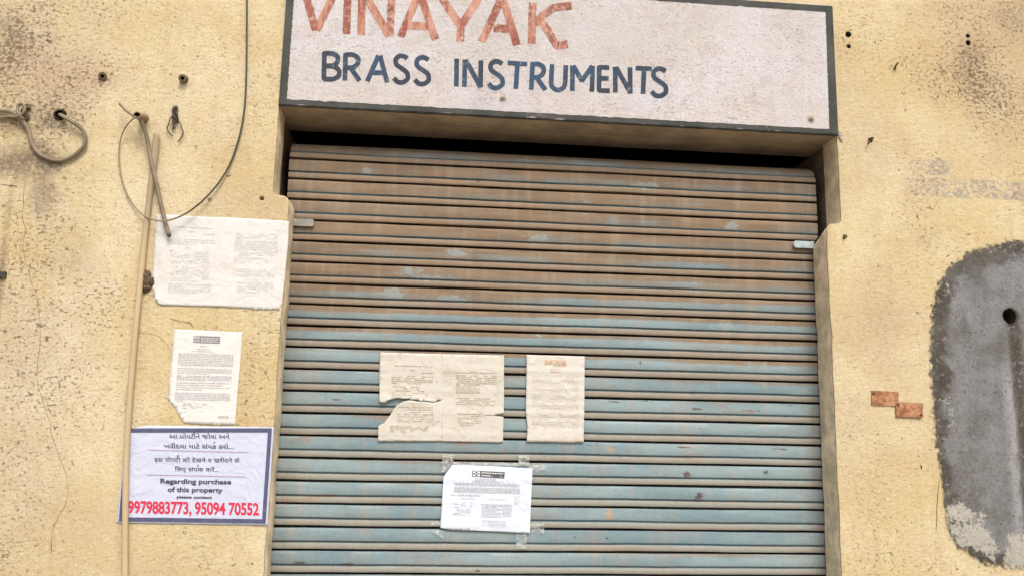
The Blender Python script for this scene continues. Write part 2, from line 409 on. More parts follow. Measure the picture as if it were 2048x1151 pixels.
def rough_line(a, b, step=0.03, amp=0.0022, seed=0.0):
    a, b = Vector(a), Vector(b)
    n = max(1, int((b - a).length / step)); nrm = Vector((-(b - a).y, (b - a).x)).normalized()
    out = []
    for i in range(n):
        p = a.lerp(b, i / n)
        if i: p = p + nrm * amp * (1.6 * nz(p.x * 9 + seed, p.y * 9, 3.1) + nz(p.x * 31, p.y * 31, 5.0))
        out.append(p)
    return out

op = []
corners = [(XL, 0.0), (XL, NZL - 0.020), (XL - 0.008, NZL - 0.005), (XL - 0.018, NZL), (NXL + .004, NZL + 0.004), (NXL, NZL + 0.012), (NXL, ZL), (NXR, ZL),
           (NXR, NZR + 0.014), (NXR - 0.006, NZR + 0.003), (XR + 0.014, NZR), (XR, NZR - 0.014), (XR, 0.0)]
for a, b in zip(corners[:-1], corners[1:]): op += rough_line(a, b)
op.append(Vector(corners[-1]))
outer = [Vector((4.6, 0)), Vector((4.6, 4.3)), Vector((-3.6, 4.3)), Vector((-3.6, 0))]
outline = op + outer
HOLES = [(120, 230, 9), (275 + 13, 237, 6), (2016, 632, 17.5), (1697, 69, 4.2), (1698, 93, 1.9), (1937, 86, 3.4), (523, 397, 1.8), (1741, 281, 2.4), (1690, 474, 2.2),
         (205, 153, 4.5), (364, 157, 4.5), (1936, 72, 1.8)]
cu = bpy.data.curves.new('wall', 'CURVE')
cu.dimensions = '2D'; cu.fill_mode = 'BOTH'; cu.extrude = TH / 2 - 0.004; cu.bevel_depth = 0.004; cu.bevel_resolution = 2; cu.offset = -0.004
def poly_spline(pts):
    s = cu.splines.new('POLY'); s.points.add(len(pts) - 1)
    for p, q in zip(s.points, pts): p.co = (q[0], q[1], 0, 1)
    s.use_cyclic_u = True
poly_spline(outline)
for px, py, r in HOLES:
    c = at(px, py); rr = r * 2.778 / FPX + 0.004
    poly_spline([(c.x + math.cos(w) * rr * (1 + .12 * nz(px + 2 * math.cos(w), 2 * math.sin(w))), c.z + math.sin(w) * rr * (1 + .12 * nz(py + 2 * math.cos(w), 2 * math.sin(w)))) for w in [k * math.pi / 12 for k in range(24)]])
tmp = bpy.data.objects.new('tmp', cu); COL.objects.link(tmp)
me = bpy.data.meshes.new_from_object(tmp.evaluated_get(bpy.context.evaluated_depsgraph_get()))
bpy.data.objects.remove(tmp)
for v in me.vertices:
    x, y, z = v.co
    nx, ny, nzv = x, TH / 2 - z, y
    if ny > 0.1 and XR - .02 < nx < XR + 0.04 and NZR - 0.03 < nzv < NZR + 0.01: nzv -= 0.045 * max(0, min(1, (XR + .035 - nx) / .03))
    v.co = (nx, ny, nzv)
me.name = 'plaster_wall'
me.materials.clear()
wall = link('plaster_wall', me, M['wall'])
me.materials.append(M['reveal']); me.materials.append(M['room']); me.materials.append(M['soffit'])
for p in me.polygons:
    n_, c_ = p.normal, p.center
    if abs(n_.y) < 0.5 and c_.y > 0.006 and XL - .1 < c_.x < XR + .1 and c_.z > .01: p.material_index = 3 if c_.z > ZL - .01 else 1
    elif abs(n_.y) < 0.75 and c_.y > .0015 and -3.5 < c_.x < 4.5 and .1 < c_.z < 4.2: p.material_index = 2  # hole sides take the near-black room colour in place of shade
tag(wall, 'yellow plastered shop front, speckled and stained, around the rolling shutter', 'wall')
b = MB(); b.box((NXL - .25, TH + .0006, ZL + .0008), (NXR + .25, 0.245, ZL + 0.45)); b.build('lintel', M['soffit'], wall)
for a_, b_ in ((NXL - .10, NXL - .006), (NXR + .006, NXR + .10)):
    b = MB(); b.box((a_, TH + .0006, 0.003), (b_, 0.60, ZL - .002)); b.build('side_cheek', M['cheek'], wall)
b = MB()
X0, X1, Y0, Y1, ZT = -3.6, 4.6, TH + .001, 3.0, 4.3
b.add([(X0,Y0,0.002),(X1,Y0,.002),(X1,Y1,.002),(X0,Y1,.002),(X0,Y0,ZT),(X1,Y0,ZT),(X1,Y1,ZT),(X0,Y1,ZT)],
      [(0,1,2,3),(4,7,6,5),(1,5,6,2),(2,6,7,3),(3,7,4,0)])
b.build('inner_room', M['room'], wall)

def crack(pts, w, mat, parent=wall, Y=-0.0006, jag=2.2, seed=0):
    """a thin jagged crack along pixel points"""
    P = spline([Vector((x, y, 0)) for x, y in pts], 6)
    vs, fs = [], []
    for i, p in enumerate(P):
        t = (P[min(i+1, len(P)-1)] - P[max(i-1, 0)]).normalized(); nn = Vector((-t.y, t.x, 0))
        p = p + nn * jag * nz(i * .55 + seed, seed * 1.7, 0.3)
        ww = w * (0.55 + 0.6 * abs(nz(i * .4, seed + 4))) * (1 if 0 < i < len(P) - 1 else .2)
        for sgn in (-1, 1): vs.append(at(p.x + nn.x * ww * sgn, p.y + nn.y * ww * sgn, Y))
    for i in range(len(P) - 1): fs.append((2*i, 2*i+1, 2*i+3, 2*i+2))
    return mesh('crack', vs, fs, mat, parent)
CR = [([(50, 345), (47, 400), (45, 440), (52, 462), (46, 500), (62, 560), (78, 620), (80, 690), (75, 760), (96, 830), (110, 890), (132, 950), (133, 1000), (108, 1050), (102, 1110)], 0.9, 'crack'),
      ([(78, 340), (90, 368), (102, 392), (112, 402)], 1.5, 'crack'),
      ([(0, 369), (20, 371), (36, 374)], 0.9, 'crack_dark'),
      ([(52, 462), (42, 485), (40, 500)], .8, 'crack'),
      ([(1878, 960), (1874, 1010), (1872, 1060)], 1.0, 'crack_dark'),
      ([(340, 636), (362, 642), (378, 646), (388, 654)], 1.6, 'crack'),
      ([(281, 665), (310, 668), (325, 680), (338, 694)], .9, 'crack'),
      ([(1842, 928), (1843, 938)], 2.6, 'crack_dark')]
for i, (p, w, m) in enumerate(CR): crack(p, w, M[m], seed=i * 3.3)

# ------------------------------------------------------------------ painted sign over the opening
YS = -0.012
sx0, sx1 = at(557, 208, YS).x, at(1677, 272, YS).x
sz0, sz1 = ZL - 0.001, at(1662, 11, YS).z
sign = empty('painted_sign', ((sx0 + sx1) / 2, YS, sz0), 'white hand painted shop sign with charcoal border above the shutter', 'sign')
# board: one slab with a slightly broken lower arris
bm = bmesh.new()
nx_ = 120
rows = []
for i in range(nx_ + 1):
    x = sx0 + (sx1 - sx0) * i / nx_
    e = 0.0022 * nz(x * 14, 2.0) + 0.0012 * nz(x * 50, 7.0)
    prof = [(0.0, sz0 + 0.001), (YS + 0.003, sz0 + e), (YS, sz0 + .004 + e), (YS, sz1 - .003), (YS + .003, sz1), (0.0, sz1)]
    rows.append([bm.verts.new((x, y, z)) for y, z in prof])
for i in range(nx_):
    for k in range(5): bm.faces.new((rows[i][k], rows[i+1][k], rows[i+1][k+1], rows[i][k+1]))
bm.faces.new(rows[0]); bm.faces.new(rows[-1][::-1])
bo = bmobj('board', bm, M['sign'], sign)
bo.data.materials.append(M['border'])
for p_ in bo.data.polygons:
    if p_.center.z < sz0 + .004 and p_.center.y < -.004: p_.material_index = 1

def ribbon(P, w, Y, jit=0.5, seed=0.0, mb=None):
    """flat brush stroke along pixel points P"""
    P = [Vector((x, y, 0)) for x, y in P]
    Q = []
    for a, b_ in zip(P[:-1], P[1:]):
        n = max(1, int((b_ - a).length / 4))
        Q += [a.lerp(b_, k / n) for k in range(n)]
    Q.append(P[-1])
    vs, fs = [], []
    for i, p in enumerate(Q):
        t = (Q[min(i+1, len(Q)-1)] - Q[max(i-1, 0)]).normalized(); nn = Vector((-t.y, t.x, 0))
        for sgn in (-1, 1):
            ww = w / 2 + jit * nz(i * .7, seed + sgn * 5, 1.1)
            vs.append(at(p.x + nn.x * ww * sgn, p.y + nn.y * ww * sgn, Y))
    for i in range(len(Q) - 1): fs.append((2*i+1, 2*i, 2*i+2, 2*i+3))
    mb.add(vs, fs)

A2 = lambda X, Y: (540 + X / 3.289, Y / 3.289)
A3 = lambda X, Y: (1080 + X / 3.2, Y / 3.2)
# border: four strips with brushed, uneven inner edges
mb = MB()
def strip(p0, p1, q0, q1, jo, ji, seed, Y):
    """p = outer edge, q = inner edge (world x, z)"""
    n = 130; vs = []; fs = []
    for i in range(n + 1):
        t = i / n
        o = Vector(p0).lerp(Vector(p1), t); q = Vector(q0).lerp(Vector(q1), t)
        d = (q - o).normalized()
        o = o + d * jo * max(0, nz(t * 40 + seed, 1.0) + .35 * nz(t * 130, seed)); q = q + d * ji * (nz(t * 60, seed + 3) + .8 * nz(t * 150, seed + 8))
        vs += [(o.x, Y, o.y), (q.x, Y, q.y)]
    for i in range(n): fs.append((2*i, 2*i+1, 2*i+3, 2*i+2))
    mb.add(vs, fs)
ti = 0.029; bi = 0.0235; li = 0.0275; ri = 0.034
strip((sx0 + .0005, sz0 + .0034), (sx1 - .0005, sz0 + .0034), (sx0, sz0 + bi), (sx1, sz0 + bi * .9), .008, .0030, 1.0, YS - .0008)
strip((sx0 + .0005, sz1 - .003), (sx1 - .0005, sz1 - .003), (sx0, sz1 - ti), (sx1, sz1 - ti), .001, .0028, 5.0, YS - .0010)
strip((sx0 + .0005, sz0 + .005), (sx0 + .0005, sz1 - .003), (sx0 + li, sz0 + .005), (sx0 + li, sz1 - .003), .001, .0026, 9.0, YS - .0012)
strip((sx1 - .0005, sz0 + .005), (sx1 - .0005, sz1 - .003), (sx1 - ri, sz0 + .005), (sx1 - ri + .006, sz1 - .003), .001, .0026, 13.0, YS - .0014)
mb.build('border', M['border'], sign)

def letters(name, glyphs, w, mat, conv, jit):
    for gi, (conv_, strokes) in enumerate(glyphs):
        mb = MB()
        for k, st in enumerate(strokes):
            pts = st
            if len(st) > 3: pts = [(p.x, p.y) for p in spline([Vector((x, y, 0)) for x, y in st], 5)]
            ribbon([conv_(*p) for p in pts], w, YS - 0.0006 - 0.00012 * k, jit, gi * 7 + k * 1.3, mb)
        mb.build(name, mat, sign)
RED = [
    (A2, [[(222, -78), (300, 200)], [(440, -70), (305, 200)]]),
    (A2, [[(512, -50), (502, 226)]]),
    (A2, [[(606, -46), (598, 232)], [(615, -46), (785, 238)], [(800, -36), (790, 238)]]),
    (A2, [[(975, -30), (858, 245)], [(990, -30), (1088, 262)], [(905, 168), (1058, 176)]]),
    (A2, [[(1125, -20), (1252, 170)], [(1372, -8), (1258, 170)], [(1256, 150), (1250, 275)]]),
    (A2, [[(1512, 14), (1392, 278)], [(1538, 14), (1625, 298)], [(1470, 186), (1612, 192)], [(1490, 26), (1560, 28)]]),
    (A2, [[(1728, 18), (1720, 290)], [(1738, 160), (1790, 110), (1850, 62), (1910, 46), (1985, 42)], [(1775, 130), (1830, 205), (1880, 290), (1905, 300), (1958, 290)]]),
]
letters('red_letter', RED, 15.5, M['red'], None, 1.3)
S = lambda x0, y0, f, c: (f, [[(x0 + 92, y0 + 22), (x0 + 70, y0 + 8), (x0 + 40, y0 + 6), (x0 + 16, y0 + 28), (x0 + 20, y0 + 62), (x0 + 58, y0 + 90), (x0 + 90, y0 + 118), (x0 + 92, y0 + 156), (x0 + 62, y0 + 178), (x0 + 28, y0 + 176), (x0 + 2, y0 + 150)]])
BLUE = [
    (A2, [[(358, 343), (354, 528)], [(352, 352), (410, 354), (442, 372), (446, 400), (420, 430), (352, 435)], [(352, 437), (415, 438), (452, 462), (452, 498), (418, 520), (350, 521)]]),
    (A2, [[(497, 352), (493, 532)], [(492, 361), (545, 362), (578, 384), (576, 420), (545, 444), (492, 446)], [(528, 446), (590, 532)]]),
    (A2, [[(714, 366), (640, 536)], [(724, 366), (770, 544)], [(672, 478), (758, 482)]]),
    S(812, 364, A2, 0), S(950, 374, A2, 0),
    (A2, [[(1228, 387), (1226, 570)]]),
    (A2, [[(1282, 393), (1278, 572)], [(1287, 395), (1385, 574)], [(1388, 398), (1384, 576)]]),
    S(1436, 400, A2, 0),
    (A2, [[(1563, 415), (1692, 423)], [(1628, 420), (1617, 586)]]),
    (A2, [[(1728, 412), (1718, 592)], [(1722, 423), (1768, 424), (1798, 446), (1796, 484), (1764, 508), (1720, 510)], [(1752, 508), (1812, 594)]]),
    (A2, [[(1856, 424), (1850, 530), (1856, 570), (1886, 592), (1920, 586), (1940, 552), (1946, 430)]]),
    (A3, [[(208, 420), (207, 583)], [(212, 420), (270, 522)], [(336, 422), (266, 522)], [(336, 422), (333, 588)]]),
    (A3, [[(379, 423), (378, 587)], [(373, 432), (444, 434)], [(373, 502), (440, 503)], [(373, 580), (447, 582)]]),
    (A3, [[(482, 428), (482, 593)], [(486, 430), (580, 597)], [(576, 432), (578, 600)]]),
    (A3, [[(612, 437), (716, 442)], [(666, 438), (659, 602)]]),
    S(712, 436, A3, 0),
]
letters('blue_letter', BLUE, 9.6, M['blue'], None, 0.5)
# two washers screwed into the board
bolt_mat = flat('weathered_bolt', (0.40, 0.34, 0.27), 0.6, 0.4, 0.3, 90)
for px, py in ((1006, 195), (1622, 237)):
    c = at(px, py, YS)
    mb = MB()
    for r, y0_, y1_ in ((.0125, 0, -.004), (.0075, -.004, -.010), (.0035, -.010, -.014)):
        n = 18
        vs = [(c.x + math.cos(2*math.pi*k/n) * r, YS + y, c.z + math.sin(2*math.pi*k/n) * r) for y in (y0_, y1_) for k in range(n)]
        mb.add(vs, [(k, (k+1) % n, n + (k+1) % n, n + k) for k in range(n)] + [tuple(n + k for k in range(n))])
    bm = bmesh.new(); me_ = bpy.data.meshes.new('t'); me_.from_pydata(mb.v, [], mb.f); bm.from_mesh(me_); bmesh.ops.recalc_face_normals(bm, faces=bm.faces)
    bmobj('bolt', bm, bolt_mat, sign)

# ------------------------------------------------------------------ rolling shutter
sh = empty('rolling_shutter', ((XL + XR) / 2, DS, 0.0), 'closed steel rolling shutter, blue paint under brown dust, filling the doorway', 'shutter')
PROF = [(0.000, .0420), (0.034, .0420), (0.042, .0060), (0.052, -.0004), (0.072, -.0020), (0.18, -.0030), (0.36, -.0032), (0.52, -.0025), (0.582, -.0012), (0.598, .0010),
        (0.612, .0100), (0.668, .0105), (0.682, .0002), (0.698, -.0026), (0.735, -.0036), (0.82, -.0038), (0.905, -.0034), (0.936, -.0020), (0.948, .0040), (0.955, .0420)]
NXS = 150
xa, xb = -0.559, 1.409
ztop, RD = Z0S + 0.02 * PS, 0.070
vs, fs = [], []
nsl = int(Z0S / PS)
cols = NXS + 1
for s in range(-4, nsl):
    ends = 0.003 * nz(s * 3.7)
    for t, yo in PROF:
        zz = Z0S - (s + t) * PS
        for i in range(cols):
            x = xa + (xb - xa) * i / NXS + (ends if i in (0, NXS) else 0)
            wv = 0.0020 * nz(x * 2.3, s * 1.9, 4.0) + 0.0008 * nz(x * 11, s * 2.3, 9.0)
            dy = 0.0030 * nz(x * 2.0, s * 0.8, 2.0) + yo + .0012 * nz(x * 7, s * 1.3 + t, 5.0) * (0.1 < t < .6)
            z = zz + wv
            if z > ztop:
                a = (z - ztop) / RD
                rr = RD - dy
                vs.append((x, DS + RD - rr * math.cos(a), ztop + rr * math.sin(a)))
            else: vs.append((x, DS + dy, z))
nr = len(vs) // cols
for r in range(nr - 1):
    for i in range(NXS):
        a = r * cols + i
        fs.append((a + cols, a + cols + 1, a + 1, a))
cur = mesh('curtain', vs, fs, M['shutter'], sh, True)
try:
    cur.data.set_sharp_from_angle(angle=math.radians(38))
except Exception: pass
# the two stop plates sticking out of the jambs
def plate(x0, x1, py, pxm, mat, end):
    Y = DS - 0.018
    c = at(pxm, py, Y); h = 0.0135; n = 6; r = .008
    pts = [(x0, -h), (x0, h)] if end > 0 else [(x1, h), (x1, -h)]
    xe = x1 if end > 0 else x0
    arc = [(xe - end * (r - r * math.sin(a)), h - r + r * math.cos(a)) for a in [k * math.pi / 2 / n for k in range(n + 1)]]
    arc2 = [(x, -z) for x, z in arc[::-1]]
    pts = pts + (arc + arc2) if end > 0 else pts + (arc2 + arc)
    if end < 0: pts = [(x1, h), (x1, -h)] + [(x, -z) for x, z in arc] + arc[::-1]
    bm = bmesh.new()
    sl_ = 0.0
    f = [bm.verts.new((x, Y, c.z + z)) for x, z in pts]; b_ = [bm.verts.new((x, Y + .005, c.z + z)) for x, z in pts]
    bm.faces.new(f); bm.faces.new(b_[::-1]); m = len(pts)
    for k in range(m): bm.faces.new((f[k], b_[k], b_[(k+1) % m], f[(k+1) % m]))
    # folded foot under the plate
    bmesh.ops.recalc_face_normals(bm, faces=bm.faces)
    bmesh.ops.bevel(bm, geom=[e for e in bm.edges], offset=.001, segments=1, affect='EDGES')
    return bmobj('stop_plate', bm, mat, sh)
Yp = DS - .018
plate(XL - .01, at(628, 445, Yp).x, 445, 606, M['steel'], 1)
plate(at(1588, 488, Yp).x, XR + .01, 489, 1607, M['steel_pale'], -1)

# ------------------------------------------------------------------ papers
def crop(x0, y0, k): return lambda X, Y: (x0 + X / k, y0 + Y / k)

def inside(p, poly):
    c = False; x, y = p; j = len(poly) - 1
    for i in range(len(poly)):
        xi, yi = poly[i]; xj, yj = poly[j]
        if (yi > y) != (yj > y) and x < (xj - xi) * (y - yi) / (yj - yi) + xi: c = not c
        j = i
    return c

def sheet(name, outline, Y, relief, mat, parent=None, step=0.012, jit=0.0, th=0.0006, holes=(), attrs=None):
    """a thin sheet with the outline given in pixels, standing at depth Y and bent by relief(x, z)"""
    P = []
    W = [at(px, py, Y) for px, py in outline]
    m = len(W)
    for i in range(m):
        a, b_ = W[i], W[(i+1) % m]
        n = max(1, int((b_ - a).length / (step * .6)))
        for k in range(n):
            q = a.lerp(b_, k / n); e = jit * nz(q.x * 60, q.z * 60, 1.7) + jit * .6 * nz(q.x * 170, q.z * 170, 3.7)
            P.append((q.x + e * (k > 0 or jit > .001), q.z + jit * (k > 0 or jit > .001) * nz(q.x * 60 + 9, q.z * 60, 8.1)))
    loops = [list(range(len(P)))]
    HP = []
    for cx, cz, r in holes:
        hp = [(cx + r * math.cos(w) * (1 + .10 * nz(3 * math.cos(w), 3 * math.sin(w))), cz + r * math.sin(w) * (1 + .10 * nz(3 * math.cos(w), 3 * math.sin(w), 5))) for w in [k * math.pi / 14 for k in range(28)]]
        HP.append(hp)
    pts = list(P); edges = [(i, (i + 1) % len(P)) for i in range(len(P))]
    for hp in HP:
        k0 = len(pts); pts += hp; edges += [(k0 + i, k0 + (i + 1) % len(hp)) for i in range(len(hp))]
    xs = [p[0] for p in P]; zs = [p[1] for p in P]
    x = min(xs)
    while x < max(xs):
        z = min(zs)
        while z < max(zs):
            q = (x + step * .25 * nz(x * 80, z * 80), z + step * .25 * nz(x * 80, z * 80, 6))
            if inside(q, P) and not any((q[0]-c)**2 + (q[1]-d)**2 < (r * 1.15)**2 for c, d, r in holes): pts.append(q)
            z += step
        x += step
    ov, oe, of, _, _, _ = geometry.delaunay_2d_cdt([Vector(p) for p in pts], edges, [], 1, 1e-6)
    F = []
    for f in of:
        cx = sum(ov[i].x for i in f) / len(f); cz = sum(ov[i].y for i in f) / len(f)
        if inside((cx, cz), P) and not any(inside((cx, cz), hp) for hp in HP): F.append(tuple(f))
    n = len(ov)
    V = [(v.x, Y + relief(v.x, v.y), v.y) for v in ov]
    V2 = [(x_, y_ + th, z_) for x_, y_, z_ in V]
    cnt = {}
    for f in F:
        for i in range(len(f)):
            a, b_ = f[i], f[(i+1) % len(f)]
            cnt[(a, b_)] = 1
    side = [(b_, a, a + n, b_ + n) for (a, b_) in cnt if (b_, a) not in cnt]
    o = mesh(name, V + V2, F + [tuple(i + n for i in f[::-1]) for f in F] + side, mat, parent, True)
    if attrs:
        for nm, fn in attrs.items():
            A = o.data.attributes.new(nm, 'FLOAT', 'POINT')
            for i, v in enumerate(V + V2): A.data[i].value = fn(v[0], v[2])
    return o

class Print:
    """printed matter lying on a sheet: words as small bars, boxes, rules"""
    def __init__(s, Y, relief, gap=0.0009): s.Y, s.rel, s.gap = Y, relief, gap; s.mb = MB()
    def quad(s, pix, gap=None):
        vs = []
        for px, py in pix:
            w = at(px, py, s.Y); vs.append((w.x, s.Y + s.rel(w.x, w.z) - (gap or s.gap), w.z))
        s.mb.add(vs, [(0, 3, 2, 1)])
    def bar(s, cv, x0, x1, yc, h, slope=0.0):
        n = max(1, int((x1 - x0) / 60))
        for k in range(n):
            a = x0 + (x1 - x0) * k / n; b_ = x0 + (x1 - x0) * (k + 1) / n
            ya, yb = yc + slope * (a - x0), yc + slope * (b_ - x0)
            s.quad([cv(a, ya - h/2), cv(b_, yb - h/2), cv(b_, yb + h/2), cv(a, ya + h/2)])
    def words(s, cv, x0, x1, y, h, slope, rng, wl=(14, 46), gap=6, fill=1.0):
        x = x0
        while x < x1:
            w = min(rng.uniform(*wl), x1 - x)
            if rng.random() < fill: s.bar(cv, x, x + w, y + slope * (x - x0), h * rng.uniform(.8, 1.1), slope)
            x += w + gap
    def block(s, cv, x0, x1, y0, y1, n, slope, rng, h=None, last=0.6, fill=1.0, wl=(14, 46), gap=6, shift=0.0):
        s.cut(); d = (y1 - y0) / max(1, n - 1) if n > 1 else 0
        for i in range(n):
            e = x1 if i < n - 1 else x0 + (x1 - x0) * last
            s.words(cv, x0 + shift * i, e + shift * i, y0 + d * i, h or d * .42, slope, rng, wl, gap, fill)
    def cut(s):
        s.done = getattr(s, 'done', []) + ([s.mb] if s.mb.v else []); s.mb = MB()
    def build(s, name, mat, parent):
        s.cut(); r = None
        for m_ in s.done: r = m_.build(name, mat, parent)
        return r

ink = {k: flat('ink_' + k, c, .9, .1, .25, 200) for k, c in dict(black=(.055, .052, .055), grey=(.43, .425, .44), faint=(.53, .52, .50), dim=(.20, .20, .205), brown=(.39, .32, .235), white=(.72, .72, .74), slate=(.10, .10, .11)).items()}

def crumple(amp, f=14, seed=0.0):
    return lambda x, z: -0.0012 - amp * (0.5 + 0.5 * nz(x * f, z * f, seed)) - amp * .6 * abs(nz(x * f * .5 + 7, z * f * .6, seed + 2))

# open two page notice on the left wall
C6 = crop(230, 400, 4.795)
ol = [C6(*p) for p in [(400,140),(640,150),(900,165),(1050,168),(1200,175),(1450,190),(1668,205),(1662,400),(1640,620),(1612,900),(1602,990),(1570,1052),(1350,1045),(1000,1022),(700,1015),(440,1006),(405,975),(378,900),(355,820),(366,540),(385,300)]]
cfold = at(*C6(1015, 600), 0).x
c0 = crumple(.0011, 18, 1.0)
rel = lambda x, z: c0(x, z) - .003 * math.exp(-((x - cfold) / .006) ** 2) - .004 * max(0, 1 - (Vector((x, z)) - Vector((at(*C6(400, 960)).x, at(*C6(400, 960)).z))).length / .05)
pn = sheet('double_page_notice', ol, -0.0006, rel, paper_material('pale_paper', (0.60, 0.59, 0.57), (0.53, 0.475, 0.395), .54), jit=.0003)
tag(pn, 'faded white two page notice pasted on the yellow wall, cable end hanging over it', 'notice')
rng = random.Random(4)
p = Print(-0.0006, rel)
sl = .045
p.block(C6, 560, 945, 258, 258, 1, .04, rng, 8, 1); p.block(C6, 715, 765, 300, 306, 2, .04, rng, 6, 1); p.block(C6, 840, 960, 330, 330, 1, .04, rng, 7, 1)
p.block(C6, 540, 965, 372, 415, 3, sl, rng, 7); p.block(C6, 680, 735, 460, 460, 1, sl, rng, 6, 1); p.block(C6, 520, 570, 485, 485, 1, sl, rng, 9, 1)
p.block(C6, 530, 900, 495, 600, 7, .04, rng, 6, .9, .8); p.block(C6, 530, 910, 640, 770, 7, .035, rng, 6, .8, .75); p.block(C6, 510, 920, 800, 880, 6, .03, rng, 6, .7, .8)
p.block(C6, 1165, 1560, 320, 360, 3, .03, rng, 6, 1, .8); p.block(C6, 1150, 1560, 395, 525, 8, .03, rng, 6.5, 1, .85); p.block(C6, 1140, 1480, 555, 600, 3, .03, rng, 6, 1, .6)
p.block(C6, 1130, 1540, 660, 720, 4, .03, rng, 7, 1, .8); p.block(C6, 1170, 1530, 790, 880, 6, .03, rng, 6.5, .6, .75)
p.build('text_block', ink['faint'], pn)

# torn single page notice on the left wall
C7 = crop(230, 620, 4.795)
ol = [C7(*q) for q in [(568,180),(900,195),(1222,210),(1203,500),(1175,800),(1150,1098),(900,1095),(660,1080),(640,1040),(605,985),(585,940),(540,890),(510,855),(522,700),(540,500)]]
rel1 = crumple(.0007, 20, 5.0)
pn = sheet('torn_notice', ol, -0.0006, rel1, paper_material('white_paper', (0.635, 0.625, 0.60), (0.56, 0.50, 0.42), .58), jit=.0003)
tag(pn, 'white single page notice with torn lower left corner, pasted above the blue bordered poster', 'notice')
p = Print(-0.0006, rel1)
p.block(C7, 610, 1140, 412, 520, 8, .03, rng, 7.5, 1, 1, shift=-1); p.block(C7, 600, 1125, 552, 600, 4, .03, rng, 7.5, .6, 1); p.block(C7, 595, 1118, 622, 662, 4, .025, rng, 7, 1, .95)
p.block(C7, 585, 1112, 690, 712, 2, .02, rng, 10, .85); p.block(C7, 585, 1108, 735, 755, 2, .02, rng, 7, .5, .85); p.block(C7, 578, 1105, 788, 850, 5, .02, rng, 8, 1, 1, shift=-1)
p.block(C7, 590, 650, 868, 868, 1, .02, rng, 6, 1); p.block(C7, 650, 900, 890, 935, 4, .02, rng, 6, 1, .7); p.block(C7, 620, 690, 975, 975, 1, .02, rng, 6, 1); p.block(C7, 990, 1090, 1010, 1030, 3, .03, rng, 6, 1)
p.block(C7, 820, 890, 345, 345, 1, .02, rng, 8, 1); p.block(C7, 790, 910, 372, 372, 1, .02, rng, 7, 1); p.block(C7, 740, 960, 392, 392, 1, .02, rng, 6, 1)
p.build('text_block', ink['grey'], pn)

def letterhead(p0, cv, q, parent, rows, dia, Y, rel):
    """dark headed box with a diamond mark on the left and pale lines of small type"""
    A, B, C_, D = q                                      # corners: tl, tr, br, bl
    def uv(u, v):
        a = Vector(A).lerp(Vector(B), u); b_ = Vector(D).lerp(Vector(C_), u); r = a.lerp(b_, v); return cv(r.x, r.y)
    k = Print(Y, rel, .0011); k.quad([uv(0, 0), uv(1, 0), uv(1, 1), uv(0, 1)]); k.build('letterhead', ink['slate' if dia else 'dim'], parent)
    k = Print(Y, rel, .0016); k.quad([uv(.025, .10), uv(.235, .10), uv(.235, .90), uv(.025, .90)])
    rg = random.Random(7)
    for j, v in enumerate(rows):
        u = .29
        while u < .95:
            w = rg.uniform(.04, .11); k.quad([uv(u, v - .075), uv(min(.96, u + w), v - .075), uv(min(.96, u + w), v + .075), uv(u, v + .075)]); u += w + .018
    k.build('heading_print', ink['white' if dia else 'faint'], parent)
    k = Print(Y, rel, .0021)
    for (du, dv) in ((0, -.22), (.062, 0), (0, .22), (-.062, 0)):
        cu_, cv_ = .13 + du, .5 + dv
        k.quad([uv(cu_, cv_ - .17), uv(cu_ + .045, cv_), uv(cu_, cv_ + .17), uv(cu_ - .045, cv_)])
    k.build('emblem', ink['slate' if dia else 'dim'], parent)
letterhead(None, C7, [(757, 243), (1010, 252), (1006, 318), (752, 308)], pn, (.28, .52, .80), False, -0.0006, rel1)

# blue bordered poster
C8 = crop(200, 830, 3.585)
PTL, PTR, PBR, PBL = (250.5, 854), (548, 853.5), (535.3, 1049.5), (234, 1045)
def pv(u, v):
    a = Vector(PTL).lerp(Vector(PTR), u); b_ = Vector(PBL).lerp(Vector(PBR), u); r = a.lerp(b_, v); return (r.x, r.y)
ptl = at(*PTL); YP = -0.0010
c1 = crumple(.0012, 16, 9.0)
relp = lambda x, z: c1(x, z) - .010 * max(0, 1 - (Vector((x, z)) - Vector((ptl.x, ptl.z))).length / .09) ** 2 - .003 * max(0, 1 - abs(x - at(534, 960).x) / .05) * abs(nz(z * 30, 4))
ol = [(259, 857.5), (275, 853.5), (300, 849.5), (330, 850.2), (430, 851.8), (548, 853.5), (541.5, 951), (535.3, 1049.5), (385, 1047), (234, 1045), (240, 985), (246.5, 915), (251, 870)]
po = sheet('property_poster', ol, YP, relp, paper_material('lilac_paper', (0.500, 0.530, 0.655), (0.460, 0.490, 0.625), .55, 9), step=.010)
tag(po, 'blue bordered white poster with red phone numbers, low on the left wall', 'poster')
k = Print(YP, relp, .0010)
def frame_strip(u0, v0, u1, v1, n):
    for i in range(n):
        a, b_ = i / n, (i + 1) / n
        if u1 - u0 > v1 - v0: ua, ub, va, vb = u0 + (u1-u0)*a, u0 + (u1-u0)*b_, v0, v1
        else: ua, ub, va, vb = u0, u1, v0 + (v1-v0)*a, v0 + (v1-v0)*b_
        k.quad([pv(ua, va), pv(ub, va), pv(ub, vb), pv(ua, vb)])
bu, bv, mu, mvv = .026, .044, .012, .020
frame_strip(mu + bu, mvv - .012, 1 - mu - bu, mvv + bv - .012, 24); frame_strip(mu + bu, 1 - mvv - bv, 1 - mu - bu, 1 - mvv, 24)
frame_strip(mu, mvv + .02, mu + bu, 1 - mvv, 18); frame_strip(1 - mu - bu, mvv - .012, 1 - mu, 1 - mvv, 18)
k.build('poster_border', flat('navy_ink', (.080, .086, .150), .6, .25, .15, 60), po)

